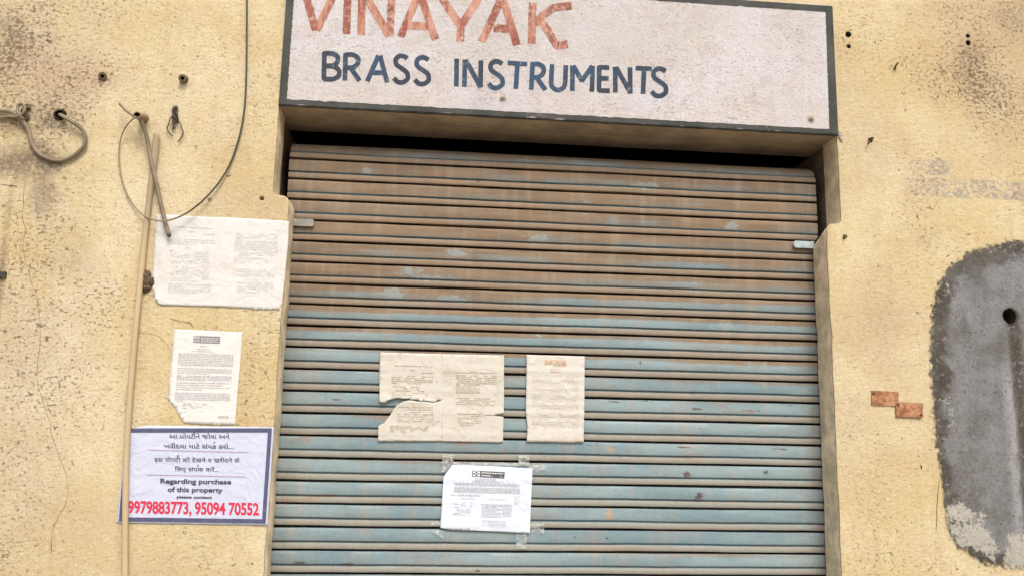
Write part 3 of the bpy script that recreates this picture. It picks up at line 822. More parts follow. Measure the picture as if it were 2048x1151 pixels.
def text_mesh(body, bold=0.0, space=1.0):
    c = bpy.data.curves.new('t', 'FONT'); c.body = body; c.offset = bold; c.space_character = space; c.resolution_u = 3; c.fill_mode = 'BOTH' if hasattr(c, 'fill_mode') else c.fill_mode
    o = bpy.data.objects.new('t', c); COL.objects.link(o)
    dg = bpy.context.evaluated_depsgraph_get(); dg.update()
    m = bpy.data.meshes.new_from_object(o.evaluated_get(dg)); bpy.data.objects.remove(o)
    V = [tuple(v.co) for v in m.vertices]; F = [tuple(p.vertices) for p in m.polygons]; N = [p.normal.z for p in m.polygons]
    F = [f if n > 0 else f[::-1] for f, n in zip(F, N)]
    return V, F
def put_text(name, body, cv, x0, x1, yb0, yb1, cap, mat, parent, Y, rel, bold=0.0, gap=.0012, caph=0.727, space=1.0, extra=()):
    """lettering between x0 and x1, baseline from yb0 to yb1, cap height cap (crop pixels)"""
    V, F = text_mesh(body, bold, space)
    a, b_ = min(v[0] for v in V), max(v[0] for v in V)
    vs = []
    for v in V:
        u = (v[0] - a) / (b_ - a)
        px, py = cv(x0 + (x1 - x0) * u, yb0 + (yb1 - yb0) * u - v[1] / caph * cap)
        w = at(px, py, Y); vs.append((w.x, Y + rel(w.x, w.z) - gap, w.z))
    mb = MB(); mb.add(vs, F)
    for st in extra:                                      # hand drawn marks the plain glyph run lacks
        for (xa_, ya_), (xb_, yb_) in zip(st[:-1], st[1:]):
            d = Vector((xb_ - xa_, yb_ - ya_)).normalized(); nn = Vector((-d.y, d.x)) * 2.2
            q = []
            for X, Y_ in ((xa_ - nn.x, ya_ - nn.y), (xb_ - nn.x, yb_ - nn.y), (xb_ + nn.x, yb_ + nn.y), (xa_ + nn.x, ya_ + nn.y)):
                w = at(*cv(X, Y_), Y); q.append((w.x, Y + rel(w.x, w.z) - gap - .0002, w.z))
            mb.add(q, [(0, 1, 2, 3)])
    return mb.build(name, mat, parent)
dk = flat('poster_ink', (.060, .062, .085), .7, .2, .2, 100)
rd = flat('red_ink', (.560, .030, .070), .6, .2, .12, 100)
mv = flat('mauve_rule', (.40, .26, .30), .7, .2, .1, 100)
TX = dict(parent=po, Y=YP, rel=relp)
put_text('gujarati_line', '\u0a86 \u0aaa\u0acb\u0aaa\u0a9f\u0ac0\u0aa8\u0ac7 \u0a9c\u0acb\u0ab5\u0abe \u0a85\u0aa8\u0ac7', C8, 498, 930, 163, 165, 31, dk, bold=.012, **TX,
         extra=[[(583, 150), (572, 164)], [(684, 126), (678, 118), (692, 116)]])
put_text('gujarati_line', '\u0a96\u0ab0\u0ac0\u0aa6\u0ab5\u0abe \u0aae\u0abe\u0a9f\u0ac7 \u0ab8\u0a82\u0aaa\u0a95 \u0a95\u0ab0\u0acb...', C8, 460, 960, 232, 238, 31, dk, bold=.012, **TX,
         extra=[[(822, 200), (816, 193), (828, 190)]])
put_text('hindi_line', '\u0907\u0938 \u092a\u094b\u092a\u091f\u0940 \u0915\u094b \u0926\u0947\u0916\u0928\u0947 \u0935 \u0916\u0930\u0940\u0926\u0928\u0947 \u0915\u0947', C8, 392, 1005, 330, 336, 30, dk, bold=.004, **TX,
         extra=[[(490, 318), (480, 328)], [(560, 298), (553, 288), (566, 285)]])
put_text('hindi_line', '\u093f\u0932\u090f \u0938\u0902\u092a\u0915 \u0915\u0930\u0947\u0902...', C8, 537, 855, 398, 402, 30, dk, bold=.004, **TX,
         extra=[[(706, 366), (699, 357), (712, 354)]])
put_text('english_line', 'Regarding purchase', C8, 435, 943, 485, 491, 35, dk, bold=.030, **TX)
put_text('english_line', 'of this property', C8, 487, 882, 545, 550, 35, dk, bold=.030, **TX)
put_text('english_line', 'please contact', C8, 552, 805, 591, 595, 20, dk, bold=.035, **TX)
put_text('phone_numbers', '9979883773, 95094 70552', C8, 203, 1142, 696, 711, 88, rd, bold=.026, space=.96, **TX)
k = Print(YP, relp, .0012)
k.bar(C8, 345, 1065, 246, 4.5, .024); k.cut(); k.bar(C8, 330, 1046, 423, 4.5, .022)
k.build('rule', mv, po)

# ------------------------------------------------------------------ papers on the shutter
def drape(amp, seed, Y, f=16):
    """paper bridging the slats: bulges over each bead"""
    def r(x, z):
        ph = ((Z0S - z) / PS) % 1.0
        return -0.0016 * math.exp(-((ph - .82) / .13) ** 2) - amp * (.5 + .5 * nz(x * f, z * f, seed)) - amp * .8 * abs(nz(x * 7 + 4, z * 9, seed + 3))
    return r
YD = DS - 0.0092
S1 = crop(720, 680, 4.096)
ol = [S1(*q) for q in [(165,97),(400,103),(670,110),(940,116),(1180,122),(1180,400),(1178,595),(1165,600),(1130,606),(1080,612),(1015,610),(1080,617),(1140,620),(1176,625),(1174,700),(1172,830),(1130,836),(900,830),(670,825),(400,825),(148,825),(150,700),(200,672),(232,630),(262,590),(285,550),(310,525),(350,502),(400,490),(430,492),(480,500),(530,500),(600,510),(640,500),(663,494),
                       (663,487),(635,488),(618,502),(585,504),(550,494),(520,490),(500,496),(470,485),(430,484),(395,476),(340,478),(300,470),(270,480),(240,485),(205,508),(175,506),(160,500),(158,300)]]
relA = drape(.0014, 2.0, YD)
fx = at(*S1(672, 450), YD).x
relA2 = lambda x, z: relA(x, z) + .0028 * math.exp(-((x - fx) / .004) ** 2) - (.006 * max(0, 1 - abs(z - at(*S1(400, 500), YD).z) / .03) * max(0, min(1, (fx - x) / .08)))
pn = sheet('torn_double_notice', ol, YD, relA2, paper_material('yellowed_paper', (0.535, 0.512, 0.45), (0.46, 0.405, 0.325), .52, 8), step=.009, jit=.0003)
tag(pn, 'yellowed two page notice with a torn hole at its left, stuck on the shutter', 'notice')
p = Print(YD, relA2)
p.block(S1, 280, 600, 205, 205, 1, .03, rng, 7, 1); p.block(S1, 415, 455, 240, 240, 1, .03, rng, 6, 1); p.block(S1, 500, 600, 263, 268, 2, .03, rng, 5, 1)
p.block(S1, 260, 600, 285, 345, 5, .04, rng, 6, .7, .7); p.block(S1, 260, 560, 375, 460, 6, .03, rng, 6, .7, .6)
p.block(S1, 780, 1120, 265, 265, 1, .01, rng, 6, 1); p.block(S1, 785, 1120, 285, 345, 5, .03, rng, 7, 1, .85); p.block(S1, 785, 980, 360, 425, 5, .01, rng, 8, 1, .9)
p.block(S1, 790, 1110, 470, 520, 4, .03, rng, 6, 1, .8); p.block(S1, 800, 990, 600, 690, 6, .02, rng, 6, .7, .8)
p.block(S1, 310, 600, 545, 660, 7, .02, rng, 6, 1, .75); p.block(S1, 245, 560, 700, 742, 4, .03, rng, 7, .5, .85)
p.build('text_block', ink['brown'], pn)
mbk = MB()                                                # creases, the fold and the crack in the right hand page
for pts, w in (([(674, 115), (674, 300), (676, 480), (672, 640), (668, 820)], 1.0), ([(1010, 614), (1080, 613), (1130, 604), (1150, 594), (1172, 592)], 1.2), ([(590, 700), (620, 672), (662, 658)], 1.0),
               ([(855, 262), (890, 268), (930, 252), (960, 268)], .8), ([(960, 505), (985, 520), (1015, 555)], .7), ([(430, 305), (480, 322), (515, 350)], .7), ([(640, 340), (620, 342)], .7), ([(1130, 350), (1145, 328), (1170, 324)], .9)):
    Q = spline([Vector((x, y, 0)) for x, y in pts], 5); vs = []
    for i, q in enumerate(Q):
        t = (Q[min(i+1, len(Q)-1)] - Q[max(i-1, 0)]).normalized(); nn = Vector((-t.y, t.x, 0)) * w * 3 * (.6 + .6 * abs(nz(i * .9, w)))
        for sg in (-1, 1):
            wv = at(*S1(q.x + nn.x * sg, q.y + nn.y * sg), YD); vs.append((wv.x, YD + relA2(wv.x, wv.z) - .0007, wv.z))
    mbk = MB(); mbk.add(vs, [(2*i, 2*i+1, 2*i+3, 2*i+2) for i in range(len(Q) - 1)]); mbk.build('crease', ink['brown'], pn)

ol = [S1(*q) for q in [(1365,118),(1600,124),(1840,130),(1838,500),(1834,700),(1832,836),(1785,832),(1745,838),(1600,832),(1460,830),(1365,830),(1370,760),(1372,700),(1364,640),(1358,580),(1360,450),(1362,300)]]
relB = drape(.0012, 6.0, YD)
relB2 = lambda x, z: relB(x, z) - .0010 * math.sin(z * 210) * .8
pn = sheet('faded_notice', ol, YD, relB2, paper_material('cream_paper', (0.555, 0.53, 0.48), (0.49, 0.41, 0.325), .54, 6), step=.009, jit=.0003)
tag(pn, 'cream single sheet, print almost faded away, stuck on the shutter right of the torn notice', 'notice')
p = Print(YD, relB2)
p.block(S1, 1410, 1790, 290, 720, 24, .01, rng, 6, .6, .75); p.build('text_block', flat('ghost_ink', (.525, .47, .40), .9, .1, .2, 150), pn)
k = Print(YD, relB2)
k.block(S1, 1510, 1690, 165, 205, 4, .0, rng, 12, 1, .9); k.block(S1, 1560, 1640, 235, 255, 2, 0, rng, 7, 1); k.build('letterhead', flat('ghost_red', (.52, .37, .25), .9, .1, .2, 150), pn)

S2_ = crop(860, 890, 5.231)
ol = [S2_(*q) for q in [(235,200),(600,212),(1072,240),(1062,500),(1052,700),(1043,918),(800,905),(500,890),(200,878),(105,862),(118,700),(135,400),(145,322)]]
YN = DS - 0.0105
relC = drape(.0022, 11.0, YN, 11)
pn = sheet('taped_notice', ol, YN, relC, paper_material('bright_paper', (0.60, 0.66, 0.76), (0.54, 0.57, 0.68), .56, 9), step=.009)
tag(pn, 'crisp white notice with black letterhead, taped to the lower part of the shutter', 'notice')
p = Print(YN, relC)
p.block(S2_, 470, 690, 345, 362, 2, .02, rng, 7, 1, .9); p.block(S2_, 440, 770, 376, 384, 1, .02, rng, 7, 1, .95)
p.block(S2_, 258, 935, 388, 412, 3, .028, rng, 7, 1, 1); p.block(S2_, 252, 945, 434, 484, 5, .028, rng, 8, 1, 1)
p.block(S2_, 220, 530, 508, 520, 2, .03, rng, 8, 1, .9); p.block(S2_, 310, 490, 548, 560, 2, .03, rng, 6, 1, .7); p.block(S2_, 250, 440, 592, 640, 4, .03, rng, 7, .7, .7)
p.block(S2_, 245, 430, 660, 720, 5, .03, rng, 7, .7, .7); p.block(S2_, 540, 855, 615, 745, 10, .02, rng, 7, .7, .95); p.block(S2_, 620, 790, 560, 566, 2, .02, rng, 5, 1, .9)
p.block(S2_, 880, 945, 535, 610, 5, .02, rng, 6, 1, .8); p.block(S2_, 545, 800, 785, 832, 4, .02, rng, 7, 1, .75)
p.build('text_block', ink['grey'], pn)
letterhead(None, S2_, [(443, 260), (782, 276), (776, 342), (440, 322)], pn, (.28, .72), True, YN, relC)
tp = NT('clear_tape')
tp.out((0.62, 0.64, 0.62), .18, tp.bump(tp.noise(60, 4), .5, .003), .5)
tp.put(tp.b.inputs['Alpha'], tp.map(tp.noise(70, 4, .6, tp.scale(1, 1, 2)), .40, .66, .10, .60))
def tape(q, parent, Y, rel):
    k = Print(Y, rel, .0012); A, B, C_, D = [Vector(v) for v in q]
    n = 8
    for i in range(n):
        k.quad([S2_(*A.lerp(B, i/n)), S2_(*A.lerp(B, (i+1)/n)), S2_(*D.lerp(C_, (i+1)/n)), S2_(*D.lerp(C_, i/n))])
    return k.build('tape', tp.m, parent)
relT = lambda x, z: 0.0
for q in ([(120, 165), (930, 180), (1040, 210), (128, 200)], [(135, 88), (252, 92), (245, 205), (120, 290)], [(925, 92), (1040, 96), (1040, 215), (925, 205)], [(1040, 205), (1225, 205), (1220, 262), (1040, 262)],
          [(0, 790), (105, 795), (102, 835), (0, 832)], [(1045, 815), (1195, 815), (1190, 915), (1045, 912)], [(905, 925), (1010, 930), (1005, 1075), (900, 1070)], [(25, 870), (135, 885), (132, 965), (20, 905)]):
    tape(q, pn, YN, relT)
mbw = Print(YN, relT, .0016)
for q in ([(140,92),(250,96),(250,106),(140,102)], [(140,112),(230,116),(230,123),(140,120)], [(925,100),(1010,103),(1010,130),(925,126)], [(925,172),(1040,178),(1040,196),(925,190)], [(905,1042),(1012,1046),(1010,1056),(905,1052)], [(900,1066),(1010,1070),(1008,1078),(900,1074)], [(1060,815),(1190,815),(1190,832),(1062,832)], [(1060,880),(1150,866),(1152,872),(1060,888)], [(120,190),(170,168),(225,182),(172,176)]):
    mbw.cut(); mbw.quad([S2_(*v) for v in q])
mbw.build('tape_residue', flat('milky_tape', (.42, .44, .41), .4, .4, .2, 80), pn)

# ------------------------------------------------------------------ pipes, cables, stubs on the left wall
def path(pts, r, Y0=None, n=8):
    """pixel path (px, py[, stand-off]) lying against the wall"""
    W = []
    for q in pts:
        off = q[2] if len(q) > 2 else 0.0
        W.append(at(q[0], q[1], -(r + .0015 + off)))
    return spline(W, n)
pvc = NT('old_conduit')
c = pvc.mix(pvc.map(pvc.noise(9, 5, .65, pvc.scale(1, 1, .4)), .35, .65), (.335, .250, .150), (.430, .330, .205))
c = pvc.mix(pvc.map(pvc.noise(60, 5, .7), .55, .75, 0, .6), c, (.16, .115, .07))
hi = pvc.map(pvc.z, at(280, 560).z, at(300, 380).z)
c = pvc.mix(pvc.math('MULTIPLY', hi, .75), pvc.mix(.62, c, (.52, .415, .255)), (.290, .225, .150))
pvc.out(c, .75, pvc.bump(pvc.noise(70, 5, .7), .3, .002), .25)
pp = [(313, 268), (309.5, 300), (303, 360), (296, 420), (289, 480), (283, 540), (277, 600), (271, 660), (265, 730), (260, 790), (256, 850), (253, 900), (251.5, 960), (250.5, 1040), (250, 1151)]
P = path([(x, y, .003) for x, y in pp], .0096)
last = P[-1]
P += [Vector((last.x + .002, last.y, last.z - dz)) for dz in (.3, .6, last.z - .01)]
mb = MB(); mb.tube(P, .0096, 14)
pipe = mb.build('conduit_pipe', pvc.m, None, True)
tag(pipe, 'thin painted conduit pipe leaning down the left wall across the poster edge', 'pipe')
mb = MB()
mb.tube(path([(317, 271, .014), (314, 300, .013), (309, 345, .011), (305.5, 372, .008)], .0035), .0036, 8); mb.build('split_strip', pvc.m, pipe, True)
mouth_shade = flat('dark_opening', (.012, .010, .008), .95, .05)  # shade inside the pipe mouths, put in as near-black colour

cabm = flat('grey_cable_sheath', (.205, .160, .108), .65, .3, .22, 26, bump=.15)
cabd = flat('dark_wire_sheath', (.060, .052, .040), .55, .35, .2, 30)
cab = path([(276, 233, .055), (284, 246, .040), (292, 268, .024), (299, 300, .014), (304, 330, .016), (312, 362, .018), (319, 395, .012), (326, 425, .010), (331, 446, .010), (338, 470, .012)], .0068)
mb = MB(); mb.tube(cab, .0068, 12)
cable = mb.build('thick_cable', cabm, None, True)
tag(cable, 'thick grey cable hanging from the stub pipe, cut end over the faded notice', 'cable')
d = (cab[-1] - cab[-3]).normalized()
mb = MB(); mb.tube([cab[-1] + d * k for k in (-.004, .002, .005, .007)], .0072, 10, True, lambda t: 1.0 - .5 * t * t); mb.build('cut_end', cabd, cable, True)

wn = NT('thin_wire_sheath')
wc = wn.mix(wn.map(wn.x, at(330, 440).x, at(400, 400).x), (.265, .205, .130), (.055, .050, .036))
wn.out(wc, .5, None, .35)
wire = path([(495, -160, .01), (494, -60, .01), (494, 0, .01), (493.5, 60, .01), (493, 130, .01), (490.5, 200, .008), (484, 250, .006), (474, 290, .005), (460, 328, .006), (440, 362, .010), (412, 395, .016), (380, 422, .022), (350, 437, .028), (325, 442, .030), (302, 438, .024), (280, 425, .012), (262, 402, .006), (247, 370, .005), (239, 330, .005), (238, 300, .007), (243, 272, .014), (253, 252, .030), (265, 239, .048), (272, 235, .060)], .0030)
mb = MB(); mb.tube(wire, .0030, 8, True, lambda t: 1.06 - .25 * max(0, min(1, (t - .55) / .1)))
tag(mb.build('thin_wire', wn.m, None, True), 'thin dark wire dropping past the sign and looping back up to the stub pipe', 'wire')
mb = MB(); mb.tube(path([(273, 236, .062), (262, 229, .050), (252, 221, .040), (245, 214, .032), (239, 207.5, .026)], .0042), .0044, 8)
tag(mb.build('wire_offcut', cabm, None, True), 'short stiff wire end poking up and left out of the stub pipe', 'wire')

def stub(px, py, tip, r, inner, name, label, cat, group=None, mat=None, wob=.0):
    """open pipe end: base on the wall at (px, py), mouth at pixel tip, standing off by its depth"""
    a = at(px, py, 0.012); b_ = at(tip[0], tip[1], -tip[2])
    n = 20; vs = []; fs = []
    d = (b_ - a).normalized(); u = Vector((1, 0, 0)); u = (u - d * u.dot(d)).normalized(); w = d.cross(u)
    rings = [(0, r * 1.08), (.5, r * 1.0), (.97, r), (1.0, r * .95), (1.0, inner), (.35, inner * .92)]
    for t, rr in rings:
        c_ = a.lerp(b_, t)
        for k in range(n):
            an = 2 * math.pi * k / n; q = rr * (1 + wob * nz(math.cos(an) * 2, math.sin(an) * 2, t * 2 + px))
            vs.append(c_ + u * (math.cos(an) * q) + w * (math.sin(an) * q))
    for i in range(len(rings) - 1):
        for k in range(n): fs.append((i*n+k, i*n+(k+1) % n, (i+1)*n+(k+1) % n, (i+1)*n+k))
    fs.append(tuple((len(rings)-1)*n + k for k in range(n)))
    bm = bmesh.new(); m_ = bpy.data.meshes.new('t'); m_.from_pydata([tuple(v) for v in vs], [], fs); bm.from_mesh(m_); bmesh.ops.recalc_face_normals(bm, faces=bm.faces)
    o = bmobj(name, bm, mat or pvc.m, None, True)
    try: o.data.set_sharp_from_angle(angle=math.radians(40))
    except Exception: pass
    o.data.materials.append(mouth_shade)
    for p_ in list(o.data.polygons)[-1 - n:]: p_.material_index = 1
    return tag(o, label, cat, group)
rust = flat('rusted_stub', (.125, .085, .058), .8, .2, .4, 90, bump=.3)
stub(291, 238, (274.5, 231, .072), .0130, .0098, 'stub_pipe', 'short open pipe end sticking out of the wall with cables coming from its mouth', 'pipe', None, flat('mortared_pipe', (.30, .215, .125), .85, .15, .4, 40, bump=.4), .10)
stub(206.5, 154, (205, 152.5, .012), .0130, .0060, 'wall_plug', 'left one of two small rusty pipe ends in the wall above the cables', 'pipe stub', 'rusty pipe ends in the left wall', rust, .14)
stub(370, 160, (365, 156.5, .022), .0138, .0062, 'wall_plug', 'right one of two small rusty pipe ends, nearer the sign, with a smear below it', 'pipe stub', 'rusty pipe ends in the left wall', rust, .14)
stub(118, 230, (119.5, 229.5, .006), .0170, .0145, 'cable_sleeve', 'dark round sleeve in the wall where the left looped cable comes out', 'sleeve', None, flat('sooty_mortar', (.085, .066, .048), .9, .1, .3, 60, bump=.3), .16)

loop = path([(117, 231, -.03), (121, 230, .000), (128, 234, .012), (143, 243, .016), (157, 252, .014), (167, 264, .010), (171, 277, .008), (167, 293, .006), (155, 306, .004), (140, 315, .003), (122, 321, .002), (104, 320, .002), (86, 313, .002), (72, 301, .002), (63, 285, .002), (60, 272, .003), (56, 258, .004), (48, 245, .006), (40, 236, .010), (31, 228, .010), (18, 223.5, .006), (0, 222, .004), (-40, 223, .003), (-90, 228, .002)], .0064)
mb = MB(); mb.tube(loop, .0064, 12)
tag(mb.build('looped_cable', cabm, None, True), 'thick brown grey cable sagging in a loop from its sleeve to the left edge', 'cable')
mb = MB()
mb.tube(path([(-60, 240, .003), (-20, 237, .003), (0, 235, .004), (16, 233.5, .006), (30, 234, .012), (39, 232, .020), (46, 226, .022), (50, 217, .020), (47, 210, .018), (41, 208, .017), (36, 212, .017), (35, 221, .018), (38, 229, .022), (44, 236, .018), (49, 239, .010)], .0046), .0046, 10)
tag(mb.build('knotted_wire', cabm, None, True), 'brown wire tied in a small ring knot round the looped cable near the left edge', 'wire')

# lumps: dried mud and tangles
def lump(bm, px, py, r, off, seed, sq=(1, 1, 1)):
    c_ = at(px, py, -off)
    res = bmesh.ops.create_icosphere(bm, subdivisions=3, radius=1.0)
    for v in res['verts']:
        q = v.co.copy(); k_ = 1 + .45 * noise.noise(q * 1.6 + Vector((seed, 0, 0))) + .25 * noise.noise(q * 4 + Vector((0, seed, 0)))
        v.co = c_ + Vector((q.x * r * sq[0], q.y * r * sq[1], q.z * r * sq[2])) * k_
mud = flat('dried_mud', (.115, .082, .052), .95, .05, .5, 70, bump=.8)
bm = bmesh.new()
for i, (x, y, r) in enumerate([(293, 551, 7), (289, 562, 8), (297, 562, 7), (294, 572, 6), (291, 580, 3.2), (286, 556, 4), (300, 568, 3.5)]): lump(bm, x, y, r * 3.6 / FPX, .006, i * 2.1, (1, .8, 1.15))
tag(bmobj('mud_nest', bm, mud, None, True), 'small dark mud nest stuck between the pipe and the faded two page notice', 'insect nest')
bm = bmesh.new()
for i, (x, y, r) in enumerate([(54, 214, 6.5), (58, 216, 4), (50, 230, 6), (54, 236, 5), (46, 222, 4)]): lump(bm, x, y, r * 2.778 / FPX, .004, i * 1.7 + 9, (1, .8, 1))
tag(bmobj('mortar_lump', bm, mud, None, True), 'dark lump of old mortar behind the knotted wire near the left edge', 'mortar')
tw = empty('wire_tangle', at(350, 240, -.01), 'frayed tangle of dark binding wire with two dangling ends, left of the sign', 'wire tangle')
bm = bmesh.new()
for i, (x, y, r) in enumerate([(351, 217, 4.5), (348, 223, 3.5), (350, 231, 5), (352, 238, 5), (346, 235, 3), (355, 242, 3)]): lump(bm, x, y, r * 2.778 / FPX, .006, i * 2.9 + 4, (1, .9, 1))
bmobj('clot', bm, flat('matted_fibre', (.120, .088, .060), .95, .05, .5, 90, bump=.8), tw, True)
rg = random.Random(12)
for i in range(6):
    pts = [(350 + rg.uniform(-6, 6), 216 + 7 * k + rg.uniform(-4, 4), .006 + rg.uniform(0, .012)) for k in range(5)]
    mb = MB(); mb.tube(path(pts, .0018, n=5), .0019, 6); mb.build('strand', cabd, tw, True)
for pts in ([(346, 232, .010), (340, 238, .012), (338, 247, .012), (334, 257, .010), (337, 264, .008), (341, 269, .006), (346, 273, .004)], [(355, 241, .010), (361, 247, .012), (363, 256, .012), (366.5, 265, .010), (364, 273, .008), (360, 279, .006), (357, 284, .004)], [(350, 245, .008), (347, 252, .008), (345, 260, .006), (349, 255, .007), (352, 258, .006)]):
    mb = MB(); mb.tube(path(pts, .0020, n=5), .0021, 6); mb.build('strand', cabd, tw, True)

# bracket at the left edge of the picture
bk = MB()
c_ = at(6, 550, 0); bk.box((c_.x - .020, -.012, c_.z - .010), (c_.x + .012, -.0004, c_.z + .010)); bk.box((c_.x - .050, -.007, c_.z - .016), (c_.x - .0202, -.0004, c_.z + .016))
bko = bk.build('wall_clip', flat('black_iron', (.045, .04, .034), .7, .3, .3, 60), None)
tag(bko, 'small dark iron clip on the wall at the left edge of the view', 'clip')
# two bent nails on the right wall
nail = flat('rusty_nail', (.085, .055, .035), .8, .2, .4, 90)
mb = MB(); mb.tube(path([(1742, 280, -.01), (1741, 281, .004), (1738, 284, .012), (1736, 289, .011)], .0022, n=5), .0030, 8); mb.tube(path([(1743, 277, .001), (1745, 276, .001), (1747, 277, .001)], .003, n=3), .0036, 8)
tag(mb.build('bent_nail', nail, None, True), 'bent rusty nail in the wall beside the lower right corner of the sign', 'nail')
mb = MB(); mb.tube(path([(1790, 139, -.006), (1790, 136, .006), (1792, 131, .012), (1796, 126, .010)], .0025, n=5), .0034, 8)
tag(mb.build('rusty_hook', nail, None, True), 'small rusty hook high on the right wall', 'hook')
mb = MB(); mb.tube(path([(1687, 478, -.004), (1688, 475.5, .005), (1691, 473, .006)], .0018, n=5), .0026, 8)
tag(mb.build('nail_stump', nail, None, True), 'tiny dark nail stump in the wall right of the shutter stop plate', 'nail')
bm = bmesh.new()
for i, (x, y, r) in enumerate([(1681, 272, 5), (1683, 279, 4), (1680, 266, 3)]): lump(bm, x, y, r * 2.778 / FPX, .002, i + 30, (1, .7, 1.2))
tag(bmobj('cement_dab', bm, flat('pale_cement', (.42, .38, .31), .95, .1, .3, 50, bump=.5), None, True), 'pale dab of cement at the lower right corner of the sign', 'cement')

# two rusty plates screwed to the right wall
rm = NT('rusty_plate')
c = rm.mix(rm.map(rm.noise(48, 6, .78), .40, .60), (.230, .095, .045), (.440, .235, .125))
c = rm.mix(rm.map(rm.noise(70, 5, .7), .52, .70, 0, .8), c, (.150, .070, .038)); c = rm.mix(rm.map(rm.noise(14, 4, .6), .55, .72, 0, .5), c, (.47, .33, .21))
rm.out(c, .85, rm.bump(rm.noise(80, 6, .75), .5, .003), .2)
def rusty_plate(q, screws, label, yo):
    W = [at(x, y, yo) for x, y in q]
    bm = bmesh.new(); n = 10; f = []
    for i in range(4):
        for k_ in range(n):
            w = W[i].lerp(W[(i + 1) % 4], k_ / n); j = .0012 * nz(w.x * 90, w.z * 90, 3)
            f.append((w.x + j, w.z + j))
    F = [bm.verts.new((x, yo - .0032 - .002 * nz(x * 25, z * 25), z)) for x, z in f]; B = [bm.verts.new((x, yo, z)) for x, z in f]
    bm.faces.new(F[::-1]); m = len(F)
    for i in range(m): bm.faces.new((F[i], F[(i + 1) % m], B[(i + 1) % m], B[i]))
    bmesh.ops.recalc_face_normals(bm, faces=bm.faces)
    o = tag(bmobj('rusty_plate', bm, rm.m), label, 'metal plate', 'rusty plates on the right wall')
    for x, y in screws:
        c_ = at(x, y, yo); bm = bmesh.new(); bmesh.ops.create_uvsphere(bm, u_segments=12, v_segments=6, radius=.0052)
        for v in bm.verts: v.co = Vector((c_.x, yo - .0036, c_.z)) + Vector((v.co.x, v.co.y * .55, v.co.z))
        bmobj('screw', bm, nail, o, True)
rusty_plate([(1742, 780), (1742.5, 809.5), (1796, 811.5), (1796.5, 783)], [(1746, 786)], 'upper left one of two small rusty rectangular plates beside the grey cement patch', -.0006)
rusty_plate([(1791.5, 803), (1792, 832), (1845, 834.5), (1845, 805.5)], [(1795, 808), (1841, 829)], 'lower right one of two small rusty rectangular plates beside the grey cement patch', -.0042)

# ------------------------------------------------------------------ grey cement patch with hole and channel
half = [(2030, 474), (1990, 482), (1935, 500), (1895, 527), (1872, 562), (1861, 610), (1856, 680), (1857, 750), (1862, 820), (1868, 880), (1874, 940), (1880, 1000), (1888, 1060), (1906, 1095), (1945, 1120), (1990, 1136), (2030, 1142)]
mir = [(2030 + (2030 - x) * .92, y + (2030 - x) * .015) for x, y in half[1:-1]][::-1]
olp = half + mir
WP = [at(x, y) for x, y in olp]; WP2 = [(w.x, w.z) for w in WP]
def edge_d(x, z):
    best = 9
    for i in range(len(WP2)):
        ax, az = WP2[i]; bx, bz = WP2[(i + 1) % len(WP2)]
        dx, dz = bx - ax, bz - az; t = max(0, min(1, ((x - ax) * dx + (z - az) * dz) / (dx * dx + dz * dz)))
        best = min(best, math.hypot(x - ax - t * dx, z - az - t * dz))
    return best
hc = at(2016, 632)
def chan(z): return at(2016, 632).x + .016 + .004 * nz(z * 6, 3.0)
def relq(x, z):
    e = edge_d(x, z)
    h = .0012 + .0065 * min(1, e / .045) + .0035 * max(0, min(1, (e - .055) / .02))
    g = math.exp(-((x - chan(z)) / .026) ** 4) * max(0, min(1, (hc.z - z) / .05))
    return -(h - .0105 * g + .002 * nz(x * 18, z * 18) + .0012 * nz(x * 60, z * 60)) - .0008
cm = NT('grey_cement')
ed = cm.attr('rim'); ch = cm.attr('channel'); lw = cm.attr('low')
wob = cm.math('MULTIPLY', cm.math('SUBTRACT', cm.noise(16, 6, .75), .5), .10)
wob = cm.math('ADD', wob, cm.math('MULTIPLY', cm.math('SUBTRACT', cm.noise(4.5, 3, .6, cm.scale(1, 1, 1, (6, 1, 2))), .5), .16))
rim = cm.map(cm.math('ADD', ed, wob), .045, .080, 1, 0)
c = cm.mix(cm.map(cm.noise(4.5, 6, .65), .38, .62), (.315, .308, .296), (.485, .495, .512))
c = cm.mix(cm.map(cm.noise(9, 5, .65, cm.scale(1, 1, .3)), .5, .72, 0, .7), c, (.220, .202, .180))
c = cm.mix(cm.math('MULTIPLY', ch, cm.map(cm.noise(20, 5, .6), .2, .6, .5, .95)), c, (.150, .118, .088))
c = cm.mix(cm.math('MULTIPLY', cm.attr('lip'), cm.map(cm.noise(26, 5, .7, cm.scale(1, 1, .5)), .34, .56, 0, .9)), c, (.66, .66, .68))
c = cm.mix(rim, c, cm.mix(cm.map(cm.noise(12, 5, .6), .35, .65), (.155, .138, .118), (.255, .232, .205)))
sp = cm.noise(55, 6, .75)
c = cm.mix(cm.math('MULTIPLY', cm.map(sp, .54, .62), cm.map(cm.noise(5, 3, .5, cm.scale(1, 1, 1, (5, 5, 1))), .40, .60, .20, 1)), c, (.46, .44, .40))
c = cm.mix(cm.map(cm.math('ADD', cm.noise(60, 6, .8, cm.scale(1, 1, 1, (4, 4, 4))), cm.math('MULTIPLY', cm.map(ed, 0, .03, 1, 0), .10)), .60, .66, 0, .8), c, (.60, .50, .34))
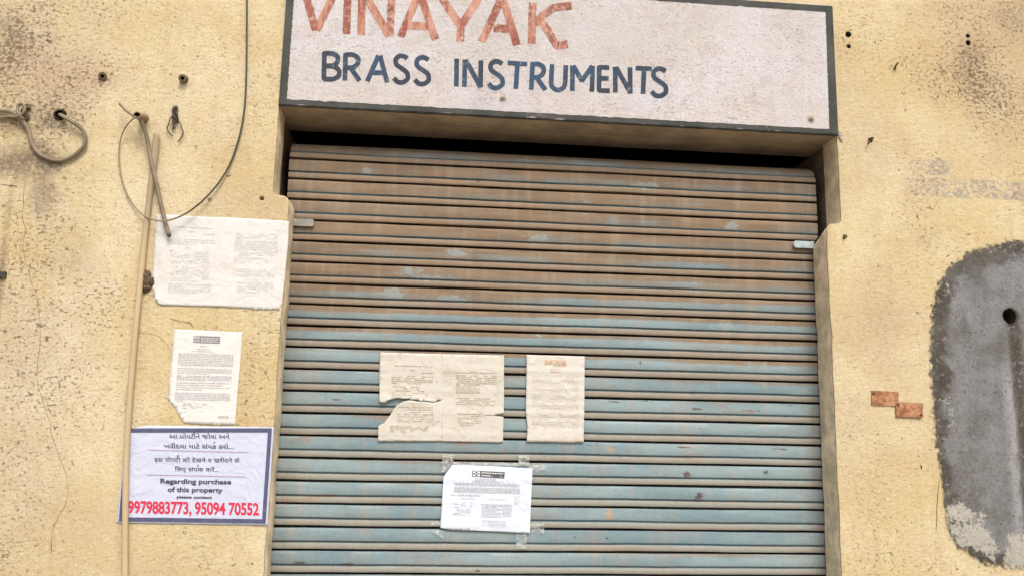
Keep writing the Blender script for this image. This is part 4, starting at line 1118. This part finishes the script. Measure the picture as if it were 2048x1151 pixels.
wk = cm.math('ADD', cm.noise(13, 6, .7), cm.math('MULTIPLY', lw, .30))
wk = cm.math('ADD', wk, cm.math('MULTIPLY', cm.math('SUBTRACT', cm.noise(80, 5, .8), .5), .25))
c = cm.mix(cm.map(wk, .74, .80), c, (.80, .77, .69))
c = cm.mix(cm.map(cm.noise(75, 6, .82), .36, .47, .62, 0), c, (.11, .10, .09))
c = cm.mix(cm.map(cm.noise(70, 6, .82, cm.scale(1, 1, 1, (7, 7, 7))), .56, .66, 0, .5), c, (.52, .51, .49))
nbp = cm.bump(cm.noise(18, 6, .65), .4, .008); nbp = cm.bump(cm.noise(75, 7, .8), 1.0, .007, nbp)
cm.out(c, .95, nbp, .15)
cm.put(cm.b.inputs['Alpha'], cm.map(cm.math('ADD', ed, cm.math('MULTIPLY', cm.math('SUBTRACT', cm.noise(60, 6, .82), .5), .13)), .0115, .0135))
blobs = [(1930, 1060, 54), (1975, 1092, 50), (2030, 1106, 54), (1910, 1020, 30)]
weak = [(1905, 850, 44), (1888, 560, 46), (1890, 800, 40), (1900, 905, 36), (1980, 505, 40)]
bw = [(at(x, y), r * 2.778 / FPX, ) for x, y, r in blobs]
bk_ = [(at(x, y), r * 2.778 / FPX) for x, y, r in weak]
attrs = {'rim': edge_d,
         'channel': lambda x, z: math.exp(-((x - chan(z)) / .026) ** 4) * max(0, min(1, (hc.z - z) / .04)),
         'lip': lambda x, z: math.exp(-((x - chan(z) + .042) / .021) ** 2) * max(0, min(1, (hc.z - .12 - z) / .15)),
         'low': lambda x, z: max([max(0.0, 0.72 * (1 - math.hypot(x - w.x, z - w.z) / (r_ * 1.5))) for w, r_ in bk_] + [max(0.0, 1.4 * (1 - math.hypot(x - w.x, z - w.z) / (r_ * 1.5))) for w, r_ in bw])}
pa = sheet('cement_patch', olp, -0.0002, relq, cm.m, None, step=.011, jit=.0045, th=.0, holes=[(hc.x, hc.z, .0285)], attrs=attrs)
tag(pa, 'rough grey cement patch with dark rim, round hole and channel, at the right edge', 'cement patch')
